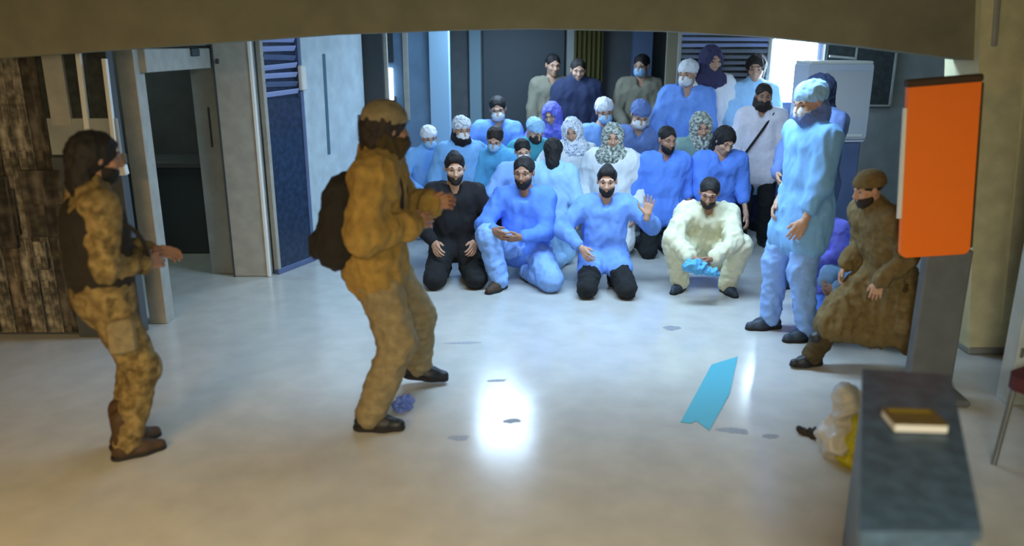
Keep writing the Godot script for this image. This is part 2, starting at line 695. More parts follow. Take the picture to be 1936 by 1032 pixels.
func torso(s: Sdf, J: Dictionary, grow: float, low: float = 0.0) -> void:
	for g in [1.0, -1.0]:
		var sd: Vector3 = J.side * g
		var up: Vector3 = J.up
		var a: Vector3 = J.pelvis + sd * 0.07 - up * low
		s.cap(a, J.pelvis + up * 0.22 + sd * 0.062, 0.098 + grow, 0.094 + grow, 0.05)
		s.cap(J.pelvis + up * 0.22 + sd * 0.062, J.pelvis + up * 0.4 + sd * 0.085, 0.094 + grow, 0.098 + grow, 0.05)
		s.cap(J.pelvis + up * 0.43 + sd * 0.04, J.pelvis + up * 0.475 + sd * 0.16, 0.078 + grow, 0.062 + grow, 0.05)
		s.cap(J.pelvis + up * 0.47 + sd * 0.13, J.neck + up * 0.03, 0.05 + grow, 0.045 + grow, 0.04)


func arms(s: Sdf, J: Dictionary, grow: float, reach: float) -> void:
	for c in ["L", "R"]:
		var sh: Vector3 = J["sh" + c]
		var el: Vector3 = J["el" + c]
		var wr: Vector3 = J["wr" + c]
		s.cap(sh, sh.lerp(el, minf(1.0, reach * 1.0 + 0.0) if reach < 1.0 else 1.0), 0.056 + grow, 0.046 + grow * 1.1, 0.04)
		if reach > 1.0:
			s.cap(el, el.lerp(wr, reach - 1.0), 0.045 + grow * 1.1, 0.031 + grow * 0.9, 0.025)


func body_mesh(key: String, J: Dictionary, cell: float) -> ArrayMesh:
	var k := "body" + key
	if mesh_cache.has(k):
		return mesh_cache[k]
	var s := Sdf.new()
	torso(s, J, -0.012)
	arms(s, J, -0.008, 2.0)
	for c in ["L", "R"]:
		s.cap(J["hip" + c], J["knee" + c], 0.08, 0.056, 0.04)
		s.cap(J["knee" + c], J["ank" + c], 0.053, 0.038, 0.02)
		s.cap(J["ank" + c] + Vector3(0, -0.03, 0), J["ank" + c] + J["toe" + c] * 0.12 + Vector3(0, -0.045, 0), 0.034, 0.024, 0.02)
	var hb: Basis = J.headB
	s.cap(J.neck, J.head + hb * Vector3(0, -0.09, -0.02), 0.06, 0.054, 0.04)
	var list := [[s.build(cell), Transform3D.IDENTITY], [head_arrays(), Transform3D(hb, J.head)]]
	for c in ["L", "R"]:
		var g: float = 1.0 if c == "L" else -1.0
		var y: Vector3 = -J["hd" + c]
		var th: Vector3 = J["th" + c]
		var x: Vector3 = (th - y * th.dot(y)).normalized() * g
		list.append([hand_arrays(g, J["open" + c]), Transform3D(Basis(x, y, x.cross(y)), J["wr" + c])])
	mesh_cache[k] = join(list)
	return mesh_cache[k]


# st: reach (1 = to the elbow, 2 = to the wrist), hem (how far down the thigh, past 1 down the shin), grow, skirt (fills between the legs)
func top_mesh(key: String, J: Dictionary, st: Dictionary, cell: float) -> ArrayMesh:
	var k := "top%s%s" % [key, str(st)]
	if mesh_cache.has(k):
		return mesh_cache[k]
	var s := Sdf.new()
	var g: float = st.get("grow", 0.012)
	torso(s, J, g, st.get("low", 0.03))
	arms(s, J, g, st.get("reach", 1.92))
	var nl: float = st.get("neck", 0.0)
	if nl > 0.0:
		s.cut(J.neck + J.fwd * 0.1 + J.up * 0.03, Vector3(0.05, 0.1, 0.085) * nl, 0.01)
		s.cut(J.neck + J.up * 0.075, Vector3(0.12, 0.055, 0.12), 0.01)
	var hem: float = st.get("hem", 0.15)
	if hem > 0.0:
		var ends := {}
		for c in ["L", "R"]:
			var a: Vector3 = J["hip" + c]
			var b: Vector3 = a.lerp(J["knee" + c], minf(hem, 1.0))
			s.cap(a, b, 0.1 + g, 0.088 + g + st.get("flare", 0.0) * minf(hem, 1.0), 0.06)
			if hem > 1.0:
				var e: Vector3 = (J["knee" + c] as Vector3).lerp(J["ank" + c], hem - 1.0)
				s.cap(b, e, 0.088 + g + st.get("flare", 0.0), 0.085 + g + st.get("flare", 0.0) * 1.3, 0.05)
				b = e
			ends[c] = b
		if st.get("skirt", false):
			for f in [0.35, 0.65, 1.0]:
				var q1: Vector3 = (J.hipL as Vector3).lerp(ends.L, f)
				var q2: Vector3 = (J.hipR as Vector3).lerp(ends.R, f)
				s.cap(q1, q2, 0.08 + g, 0.08 + g, 0.06)
			s.cap(J.pelvis, ((ends.L as Vector3) + (ends.R as Vector3)) * 0.5, 0.1 + g, 0.08 + g, 0.06)
	mesh_cache[k] = join([[s.build(cell, st.get("fold", 0.012), 6.5, key.hash() % 999, Vector3(1, 0.5, 1)), Transform3D.IDENTITY]])
	return mesh_cache[k]


func trouser_mesh(key: String, J: Dictionary, baggy: float, cell: float) -> ArrayMesh:
	var k := "tr%s%s" % [key, baggy]
	if mesh_cache.has(k):
		return mesh_cache[k]
	var s := Sdf.new()
	var p: Vector3 = J.pelvis
	s.cap(p + J.side * 0.06, p - J.side * 0.06, 0.105, 0.105, 0.05)
	s.cap(p + J.side * 0.06 + J.up * 0.1, p - J.side * 0.06 + J.up * 0.1, 0.098, 0.098, 0.05)
	for c in ["L", "R"]:
		s.cap(J["hip" + c], J["knee" + c], 0.094 + baggy, 0.07 + baggy, 0.035)
		s.cap(J["knee" + c], J["ank" + c], 0.067 + baggy, 0.052 + baggy * 0.8, 0.02)
	mesh_cache[k] = join([[s.build(cell, 0.012, 7.0, key.hash() % 997, Vector3(1, 1.2, 1)), Transform3D.IDENTITY]])
	return mesh_cache[k]


func ball(r: float) -> SphereMesh:
	var m := SphereMesh.new()
	m.radius = r
	m.height = r * 2
	m.radial_segments = 12
	m.rings = 6
	return m


var M := {}
var poses := {}
var people := {}

# head_at: where the centre of the head is in the room; the figure is scaled so that it stands on the floor below
func person(label: String, pkey: String, head_at: Vector3, turn: float, look: Dictionary, group: String = "") -> Node3D:
	var J: Dictionary = poses[pkey]
	var cell: float = look.get("cell", 0.019)
	var hd: Vector3 = J.head
	var sc: float = head_at.y / hd.y
	var off := Basis(Vector3.UP, deg_to_rad(turn)) * (hd * sc)
	var t := thing("person", label, "person", Vector3(head_at.x - off.x, 0, head_at.z - off.z), turn, group)
	t.scale = Vector3.ONE * sc
	put("body", body_mesh(pkey, J, cell + 0.003), look.get("skin", M.skin), t)
	if look.has("trousers"):
		put("trousers", trouser_mesh(pkey, J, look.get("baggy", 0.008), cell), look.trousers, t)
	if look.has("top"):
		put(look.get("top_name", "scrub_shirt"), top_mesh(pkey, J, look.get("cut", {}), cell), look.top, t)
	if look.has("shoes"):
		for c in ["L", "R"]:
			var z: Vector3 = J["toe" + c]
			var x := Vector3.UP.cross(z).normalized() if absf(z.y) < 0.95 else Vector3.RIGHT
			var B := Basis(x, z.cross(x), z)
			var o := put("boot" if look.get("boots", false) else "shoe", mesh_shared("shoe%s" % look.get("boots", false), shoe_arrays(look.get("boots", false))), look.shoes, t)
			o.transform = Transform3D(B, J["ank" + c])
			var so := put("sole", mesh_shared("sole", sole_arrays()), M.rubber, o)
			so.position = Vector3.ZERO
	var hb: Basis = J.headB
	var ht := Transform3D(hb, J.head)
	for hp in look.get("head", []):
		var kind: String = hp[0]
		var nm: String = {"hair": "hair", "flat_hair": "hair", "long_hair": "hair", "beard": "beard", "mask": "face_mask", "cap": "surgical_cap", "field_cap": "field_cap", "knit_cap": "knit_cap", "neck_scarf": "neck_scarf", "scarf": "headscarf"}[kind]
		var o := put(nm, mesh_shared("hp" + kind, head_piece(kind)), hp[1], t)
		o.transform = ht
	for g in [-1.0, 1.0]:
		var e := put("eye", mesh_shared_res("eye", ball(0.0098)), M.eye_white, t)
		e.transform = ht * Transform3D(Basis.IDENTITY, Vector3(0.032 * g, 0.003, 0.0755))
		var ir := put("iris", mesh_shared_res("iris", ball(0.0058)), M.iris, e)
		ir.position = Vector3(0, 0, 0.0055)
		var eb := put("eyebrow", mesh_shared("brow%s" % g, Sdf.new().cap(Vector3(0.048 * g, 0.026, 0.076), Vector3(0.03 * g, 0.031, 0.088), 0.003, 0.0042, 0.004).cap(Vector3(0.03 * g, 0.031, 0.088), Vector3(0.013 * g, 0.026, 0.095), 0.0042, 0.0035, 0.004).build(0.003)), look.get("brow", M.hair), t)
		eb.transform = ht
	return t


func mesh_shared(key: String, a: Array) -> ArrayMesh:
	if not mesh_cache.has(key):
		mesh_cache[key] = join([[a, Transform3D.IDENTITY]])
	return mesh_cache[key]


func mesh_shared_res(key: String, m: Mesh) -> Mesh:
	if not mesh_cache.has(key):
		mesh_cache[key] = m
	return mesh_cache[key]


func strap(parent: Node, called: String, pts: Array, r: float, m: Material) -> MeshInstance3D:
	var c := Curve3D.new()
	for i in pts.size():
		var d: Vector3 = (pts[mini(i + 1, pts.size() - 1)] - pts[maxi(i - 1, 0)]) * 0.18
		c.add_point(pts[i], -d, d)
	c.bake_interval = 0.03
	return put(called, tube(Array(c.get_baked_points()), r, 8), m, parent)


func define_poses() -> void:
	var V := func(x, y, z): return Vector3(x, y, z)
	var sit := {"kneeL": V.call(0.17, 0.085, 0.27), "kneeR": V.call(-0.17, 0.085, 0.27), "ankL": V.call(0.1, 0.075, -0.14), "ankR": V.call(-0.1, 0.075, -0.14), "toeL": V.call(0, -0.15, -1), "toeR": V.call(0, -0.15, -1), "pelvis": V.call(0, 0.27, -0.13)}
	var up := {"kneeL": V.call(0.13, 0.085, 0.06), "kneeR": V.call(-0.13, 0.085, 0.06), "ankL": V.call(0.11, 0.075, -0.34), "ankR": V.call(-0.11, 0.075, -0.34), "toeL": V.call(0, -0.15, -1), "toeR": V.call(0, -0.15, -1), "pelvis": V.call(0, 0.5, 0.0)}
	# sitting back on the heels, hands resting on the thighs
	poses.rest = pose(sit.merged({"up": V.call(0.02, 1, 0.12), "wrL": V.call(0.17, 0.36, 0.13), "wrR": V.call(-0.17, 0.36, 0.13), "elL": V.call(1, -0.2, -0.6), "elR": V.call(-1, -0.2, -0.6), "hdL": V.call(-0.3, -0.6, 1), "hdR": V.call(0.3, -0.6, 1), "head": V.call(8, 4, 0)}))
	# one hand held open beside the shoulder, the other arm out to the hip
	poses.raised = pose(sit.merged({"up": V.call(0, 1, 0.1), "wrL": V.call(0.33, 0.7, 0.14), "elL": V.call(1, -0.9, -0.1), "hdL": V.call(0.1, 1, 0.05), "thL": V.call(-1, 0.1, -0.4), "openL": true, "wrR": V.call(-0.21, 0.4, 0.12), "elR": V.call(-1, 0.1, -0.5), "hdR": V.call(0.5, -0.6, 0.8), "head": V.call(6, -6, 0)}))
	# low crouch with one knee up and the arms folded over it
	poses.crouch = pose({"pelvis": V.call(0.02, 0.25, -0.14), "up": V.call(0.0, 1, 0.16), "kneeL": V.call(0.26, 0.1, 0.24), "ankL": V.call(0.05, 0.075, -0.08), "toeL": V.call(-0.3, -0.1, -1), "kneeR": V.call(-0.25, 0.44, 0.2), "ankR": V.call(-0.16, 0.085, 0.22), "toeR": V.call(-0.5, 0, 1), "wrL": V.call(0.02, 0.44, 0.22), "elL": V.call(0.5, -1, -0.2), "hdL": V.call(-1, -0.1, 0.2), "wrR": V.call(-0.2, 0.5, 0.26), "elR": V.call(-0.6, -0.8, 0.1), "hdR": V.call(0.8, -0.3, 0.6), "head": V.call(6, -8, 0)})
	# squat on both feet, knees wide, bent forward with hands together between the knees
	poses.squat = pose({"pelvis": V.call(0, 0.29, -0.2), "up": V.call(0, 1, 0.42), "kneeL": V.call(0.29, 0.47, 0.12), "kneeR": V.call(-0.27, 0.46, 0.12), "ankL": V.call(0.22, 0.085, -0.02), "ankR": V.call(-0.2, 0.085, -0.02), "toeL": V.call(0.4, 0, 1), "toeR": V.call(-0.4, 0, 1), "wrL": V.call(0.05, 0.4, 0.33), "elL": V.call(1, -0.4, 0.1), "hdL": V.call(-0.7, -0.5, 0.3), "wrR": V.call(-0.13, 0.4, 0.33), "elR": V.call(-1, -0.4, 0.1), "hdR": V.call(0.6, -0.6, 0.3), "head": V.call(20, -6, -4)})
	# upright on the knees
	poses.upright = pose(up.merged({"up": V.call(0.0, 1, 0.04), "wrL": V.call(0.26, 0.48, 0.1), "wrR": V.call(-0.26, 0.48, 0.1), "hdL": V.call(-0.1, -1, 0.2), "hdR": V.call(0.1, -1, 0.2), "thL": V.call(-0.3, 0, 1), "thR": V.call(0.3, 0, 1), "head": V.call(10, 10, 0)}))
	poses.folded = pose(up.merged({"up": V.call(0.04, 1, 0.1), "twist": 12.0, "wrL": V.call(0.06, 0.62, 0.22), "wrR": V.call(-0.12, 0.6, 0.22), "elL": V.call(1, -0.6, 0), "elR": V.call(-1, -0.6, 0), "hdL": V.call(-1, -0.3, 0.2), "hdR": V.call(1, -0.3, 0.2), "head": V.call(16, -14, 5)}))
	poses.bowed = pose(up.merged({"up": V.call(-0.06, 1, 0.3), "twist": -10.0, "wrL": V.call(0.2, 0.45, 0.3), "wrR": V.call(-0.2, 0.42, 0.28), "head": V.call(30, 12, -6)}))
	# standing
	poses.stand = pose({"pelvis": V.call(0, 0.92, 0), "up": V.call(0, 1, 0.03), "ankL": V.call(0.12, 0.085, 0), "ankR": V.call(-0.12, 0.085, 0.02), "wrL": V.call(0.25, 0.86, 0.1), "wrR": V.call(-0.25, 0.86, 0.1), "thL": V.call(-0.2, 0, 1), "thR": V.call(0.2, 0, 1), "head": V.call(10, 6, 0)})
	poses.stand_side = pose({"pelvis": V.call(0, 0.92, 0), "up": V.call(0.02, 1, 0.02), "ankL": V.call(0.13, 0.085, -0.03), "ankR": V.call(-0.11, 0.085, 0.05), "wrL": V.call(0.12, 0.95, 0.26), "wrR": V.call(-0.13, 0.97, 0.25), "elL": V.call(1, -0.3, -0.6), "elR": V.call(-1, -0.3, -0.6), "hdL": V.call(-0.6, -0.5, 0.3), "hdR": V.call(0.6, -0.5, 0.3), "head": V.call(12, -20, 0)})
	# the tall figure in the gown: hands low in front, weight on the near leg, head bent
	poses.gown = pose({"pelvis": V.call(0, 0.92, 0), "up": V.call(0.02, 1, 0.03), "ankL": V.call(0.13, 0.085, -0.02), "ankR": V.call(-0.14, 0.085, 0.1), "toeL": V.call(0.05, 0, 1), "toeR": V.call(-0.05, 0, 1), "wrL": V.call(0.2, 0.86, 0.14), "elL": V.call(0.3, -0.2, -1), "hdL": V.call(-0.2, -0.9, 0.4), "thL": V.call(-0.5, 0.3, 0.8), "wrR": V.call(-0.17, 0.93, 0.1), "elR": V.call(-0.2, -0.3, -1), "hdR": V.call(0.3, -0.8, 0.6), "head": V.call(18, 6, 0)})
	# striding, leaning forward, one arm reaching out ahead
	poses.stride = pose({"pelvis": V.call(0.06, 0.88, 0.02), "up": V.call(-0.02, 1, 0.08), "ankL": V.call(0.42, 0.13, 0.2), "ankR": V.call(-0.16, 0.09, -0.02), "toeL": V.call(0.1, -0.15, 1), "toeR": V.call(-0.05, 0, 1), "kneeL": V.call(0.26, 0.5, 0.22), "wrL": V.call(0.16, 1.16, 0.31), "elL": V.call(0.6, -0.8, 0), "hdL": V.call(-0.2, 0.2, 1), "thL": V.call(-0.2, 1, 0), "wrR": V.call(-0.08, 1.1, 0.22), "elR": V.call(-0.6, -0.8, -0.5), "hdR": V.call(0.6, 0.2, 1), "head": V.call(4, 32, 0)})
	# watching with both hands at the chest
	poses.guard = pose({"pelvis": V.call(0, 0.9, -0.03), "up": V.call(0.0, 1, 0.05), "ankL": V.call(0.07, 0.085, 0.0), "ankR": V.call(-0.07, 0.085, -0.02), "toeL": V.call(0.1, 0, 1), "toeR": V.call(-0.1, 0, 1), "wrL": V.call(0.1, 1.06, 0.26), "elL": V.call(0.5, -1, -0.3), "hdL": V.call(-0.3, -0.2, 1), "wrR": V.call(-0.07, 1.04, 0.18), "elR": V.call(-0.5, -0.8, -0.7), "hdR": V.call(0.5, 0, 1), "head": V.call(8, 0, 0)})
	# deep lunge, both knees bent, feet far apart
	poses.lunge = pose({"pelvis": V.call(0, 0.79, -0.1), "up": V.call(0, 1, 0.38), "ankL": V.call(0.15, 0.085, -0.42), "ankR": V.call(-0.12, 0.085, 0.4), "toeL": V.call(0.3, -0.3, 1), "toeR": V.call(-0.05, 0, 1), "kneeL": V.call(0.17, 0.41, -0.2), "wrL": V.call(0.2, 0.78, 0.12), "elL": V.call(0.4, -0.5, -0.8), "hdL": V.call(0, -1, 0.2), "wrR": V.call(-0.2, 0.8, 0.14), "elR": V.call(-0.4, -0.5, -0.8), "hdR": V.call(0, -1, 0.3), "head": V.call(14, -6, 0)})


func define_materials() -> void:
	var plaster := noise_tex("plaster", 0.012, 0.88, 1.0, 5)
	M.floor = mat(Color(0.76, 0.77, 0.75), 0.2, noise_tex("terrazzo", 0.01, 0.92, 1.0, 6, FastNoiseLite.TYPE_SIMPLEX_SMOOTH, 1024), 0.35)
	M.floor.roughness_texture = noise_tex("worn", 0.012, 0.75, 1.0, 4)
	M.ceiling = mat(Color(0.62, 0.6, 0.54), 0.9, plaster, 0.6)
	M.beam = mat(Color(0.54, 0.53, 0.44), 0.9, plaster, 0.5)
	M.wall_grey = mat(Color(0.6, 0.62, 0.6), 0.85, plaster, 0.6)
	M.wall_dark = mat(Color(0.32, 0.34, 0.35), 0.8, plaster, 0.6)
	M.wall_slate = mat(Color(0.36, 0.43, 0.58), 0.8, plaster, 0.6)
	M.wall_blue = mat(Color(0.42, 0.55, 0.66), 0.7, plaster, 0.6)
	M.frame = mat(Color(0.66, 0.66, 0.62), 0.6, plaster, 1.0)
	M.cream = mat(Color(0.9, 0.88, 0.7), 0.85, plaster, 0.8)
	M.door_white = mat(Color(0.76, 0.83, 0.85), 0.5, plaster, 0.7)
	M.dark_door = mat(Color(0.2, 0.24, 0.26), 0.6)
	M.olive = mat(Color(0.36, 0.34, 0.16), 0.8, plaster, 1.0)
	M.dark_glass = mat(Color(0.2, 0.26, 0.36), 0.25, noise_tex("smear", 0.02, 0.7, 1.0, 4), 1.2)
	M.smoked = mat(Color(0.24, 0.27, 0.27), 0.18, noise_tex("smear", 0.02, 0.7, 1.0, 4), 1.2)
	M.louvre = mat(Color(0.6, 0.66, 0.84), 0.5)
	M.louvre_grey = mat(Color(0.5, 0.53, 0.6), 0.5)
	M.white = mat(Color(0.86, 0.87, 0.85), 0.5)
	M.metal = mat(Color(0.55, 0.56, 0.56), 0.35, null, 1.0, 0.8)
	M.board_brown = mat(Color(0.56, 0.52, 0.45), 0.8, streak_tex("worn_boards", 0.35, 1.0), 0.9)
	M.board_dark = mat(Color(0.42, 0.4, 0.36), 0.8, streak_tex("worn_boards", 0.35, 1.0), 0.8)
	M.board_pale = mat(Color(0.68, 0.66, 0.6), 0.8, streak_tex("worn_boards", 0.35, 1.0), 1.1)
	M.orange = mat(Color(1.0, 0.48, 0.03), 0.55)
	M.slate = mat(Color(0.27, 0.38, 0.48), 0.45, noise_tex("smear", 0.02, 0.7, 1.0, 4), 1.0)
	M.post = mat(Color(0.4, 0.43, 0.45), 0.6, plaster, 1.0)
	M.skin = mat(Color(0.72, 0.57, 0.47), 0.6)
	M.skin_dark = mat(Color(0.6, 0.45, 0.36), 0.6)
	M.eye_white = mat(Color(0.42, 0.38, 0.35), 0.3)
	M.iris = mat(Color(0.08, 0.05, 0.03), 0.2)
	M.hair = mat(Color(0.05, 0.045, 0.045), 0.75)
	M.hair_brown = mat(Color(0.13, 0.1, 0.08), 0.75)
	M.rubber = mat(Color(0.08, 0.08, 0.09), 0.8)
	M.scrub = cloth(Color(0.44, 0.62, 0.94))
	M.scrub_deep = cloth(Color(0.36, 0.55, 0.93))
	M.scrub_light = cloth(Color(0.53, 0.7, 0.95))
	M.gown = cloth(Color(0.49, 0.71, 0.93))
	M.gown_pale = cloth(Color(0.6, 0.78, 0.92))
	M.scrub_grey = cloth(Color(0.4, 0.5, 0.72))
	M.purple = cloth(Color(0.42, 0.44, 0.82))
	M.teal = cloth(Color(0.27, 0.6, 0.66))
	M.cyan = cloth(Color(0.36, 0.68, 0.88))
	M.coat = cloth(Color(0.86, 0.89, 0.9))
	M.coat_lilac = cloth(Color(0.88, 0.88, 0.93))
	M.cream_cloth = cloth(Color(0.85, 0.86, 0.74))
	M.green_grey = cloth(Color(0.5, 0.62, 0.6))
	M.navy = cloth(Color(0.14, 0.18, 0.3))
	M.black_cloth = cloth(Color(0.075, 0.08, 0.1))
	M.black_trouser = cloth(Color(0.07, 0.09, 0.1))
	M.beige = cloth(Color(0.5, 0.49, 0.42))
	M.white_cloth = cloth(Color(0.88, 0.9, 0.92))
	M.mottled = mat(Color.WHITE, 0.95, ramp_tex("grey_print", 0.05, [Color(0.25, 0.29, 0.27), Color(0.42, 0.46, 0.42), Color(0.62, 0.66, 0.62), Color(0.8, 0.83, 0.8)]), 2.5)
	M.white_print = mat(Color.WHITE, 0.95, ramp_tex("white_print", 0.06, [Color(0.5, 0.56, 0.66), Color(0.85, 0.88, 0.92), Color(0.9, 0.93, 0.95)]), 2.5)
	M.khaki = mat(Color(0.66, 0.54, 0.27), 0.95, noise_tex("canvas", 0.02, 0.72, 1.0), 1.6)
	M.khaki_dark = mat(Color(0.3, 0.25, 0.13), 0.95, noise_tex("canvas", 0.02, 0.72, 1.0), 1.6)
	M.tan = mat(Color(0.59, 0.54, 0.41), 0.95, noise_tex("canvas", 0.02, 0.72, 1.0), 1.6)
	M.camo = mat(Color.WHITE, 0.95, ramp_tex("camo", 0.035, [Color(0.33, 0.28, 0.16), Color(0.42, 0.36, 0.21), Color(0.5, 0.43, 0.26), Color(0.56, 0.49, 0.32)]), 1.5)
	M.vest = mat(Color(0.13, 0.12, 0.09), 0.9, noise_tex("canvas", 0.02, 0.72, 1.0), 1.6)
	M.brown_coat = mat(Color(0.49, 0.42, 0.26), 0.95, noise_tex("canvas", 0.02, 0.72, 1.0), 1.6)
	M.boot_brown = mat(Color(0.25, 0.18, 0.1), 0.7)
	M.shoe_black = mat(Color(0.08, 0.1, 0.12), 0.5)
	M.shoe_grey = mat(Color(0.16, 0.22, 0.28), 0.55)
	M.pack = mat(Color(0.1, 0.09, 0.08), 0.9)
	M.tape = mat(Color(0.25, 0.64, 0.72), 0.5)


# ================================================================ the place
func _ready() -> void:
	var cam := Camera3D.new()
	cam.name = "camera"
	cam.position = Vector3(0, 2.0, 0)
	cam.rotation_degrees = Vector3(-16, 0, 0)
	cam.fov = 38.0
	cam.far = 60.0
	add_child(cam)
	cam.current = true
	var lens := CameraAttributesPhysical.new()      # the soft focus of the cheap camera: sharpest on the kneeling row
	lens.frustum_focal_length = 34.85
	lens.frustum_focus_distance = 6.7
	lens.exposure_aperture = 1.1
	cam.attributes = lens
	cam.fov = 38.0
	var we := WorldEnvironment.new()
	we.name = "world_environment"
	var env := Environment.new()
	env.background_mode = Environment.BG_COLOR
	env.background_color = Color(0.02, 0.02, 0.025)
	env.tonemap_mode = Environment.TONE_MAPPER_LINEAR
	env.tonemap_exposure = 2.5
	env.sdfgi_enabled = true
	env.ssao_enabled = true
	env.ssil_enabled = true
	we.environment = env
	add_child(we)
	var COOL := Color(0.72, 0.86, 1.0)
	var WARM := Color(1.0, 0.77, 0.42)
	area_light(Vector2(0.62, 1.5), COOL, 2.2, Vector3(-0.09, 2.56, -9.2), Vector3(-90, 0, 0))     # panel over the crowd
	area_light(Vector2(2.8, 0.4), COOL, 4.0, Vector3(0.7, 2.56, -5.65), Vector3(-90, 0, 0))        # panel behind the beam
	area_light(Vector2(0.48, 0.68), COOL, 1.2, Vector3(3.08, 1.75, -8.9), Vector3(0, 180, 0))      # lit panel on the right wall
	area_light(Vector2(1.2, 0.3), WARM, 6.0, Vector3(-2.6, 2.56, 0.2), Vector3(-90, 0, 0))       # dim warm tube near the camera
	area_light(Vector2(1.2, 0.3), Color(1.0, 0.95, 0.85), 10.0, Vector3(0.2, 2.56, 0.9), Vector3(-90, 0, 0))       # dim neutral tube behind the camera
	area_light(Vector2(0.5, 0.5), Color(0.9, 1.0, 0.95), 0.35, Vector3(-4.3, 2.56, -7.2), Vector3(-90, 0, 0))     # dim lamp in the side room
	define_materials()
	define_poses()
	build_shell()
	build_left()
	build_back()
	build_right()
	build_floor_things()
	build_soldiers()
	build_front_row()
	build_crowd()


func lamp_panel(label: String, size: Vector2, at: Vector3, col: Color, e: float) -> void:
	var t := thing("ceiling_light", label, "ceiling light", at)
	var w := size.x
	var d := size.y
	put("diffuser", cbox(Vector3(w, 0.02, d), 0.003), glow(col, e), t, Vector3(0, 0, 0))
	for g in [-1.0, 1.0]:
		put("frame", cbox(Vector3(w + 0.06, 0.04, 0.03)), M.white, t, Vector3(0, 0.01, (d * 0.5 + 0.015) * g))
		put("frame", cbox(Vector3(0.03, 0.04, d)), M.white, t, Vector3((w * 0.5 + 0.015) * g, 0.01, 0))


func build_shell() -> void:
	sblock("floor", Vector3(-6, -0.2, 2.2), Vector3(5.2, 0, -11.4), M.floor, "pale polished hall floor with faint stains")
	sblock("ceiling", Vector3(-6, 2.65, 2.2), Vector3(5.2, 2.85, -11.4), M.ceiling, "plain plaster ceiling")
	sblock("wall_rear", Vector3(-6, 0, 2.0), Vector3(5.2, 2.65, 2.2), M.wall_grey)
	# the shallow arched beam that crosses the hall
	var low := [[-6.0, 1.72], [-3.7, 1.89], [-2.44, 1.975], [-1.11, 2.065], [-0.4, 2.09], [0.11, 2.1], [0.95, 2.085], [1.6, 2.05], [2.15, 1.995], [2.77, 1.92], [3.6, 1.84], [5.2, 1.7]]
	var poly := PackedVector2Array([Vector2(5.2, 2.65), Vector2(-6, 2.65)])
	for p in low:
		poly.append(Vector2(p[0], p[1]))
	struct("trim_1", prism(poly, 0.24), M.beam, Vector3(0, 0, -5.17), Vector3.ZERO, "olive brown plaster beam with a shallow arched underside across the hall")
	lamp_panel("long white ceiling panel light above the back of the crowd", Vector2(0.62, 1.5), Vector3(-0.09, 2.59, -9.2), Color(0.8, 0.9, 1.0), 5.0)
	lamp_panel("wide white ceiling panel light just behind the arched beam", Vector2(2.8, 0.4), Vector3(0.7, 2.59, -5.65), Color(0.8, 0.9, 1.0), 5.0)
	lamp_panel("dim white ceiling tube light behind the viewpoint, in the middle", Vector2(1.2, 0.3), Vector3(0.2, 2.59, 0.9), Color(1.0, 0.95, 0.85), 1.5)
	lamp_panel("dim square ceiling light inside the dark side room", Vector2(0.5, 0.5), Vector3(-4.3, 2.59, -7.2), Color(0.9, 1.0, 0.95), 0.8)
	lamp_panel("dim warm ceiling tube light near the front left corner", Vector2(1.2, 0.3), Vector3(-2.6, 2.59, 0.2), Color(1.0, 0.72, 0.36), 1.5)


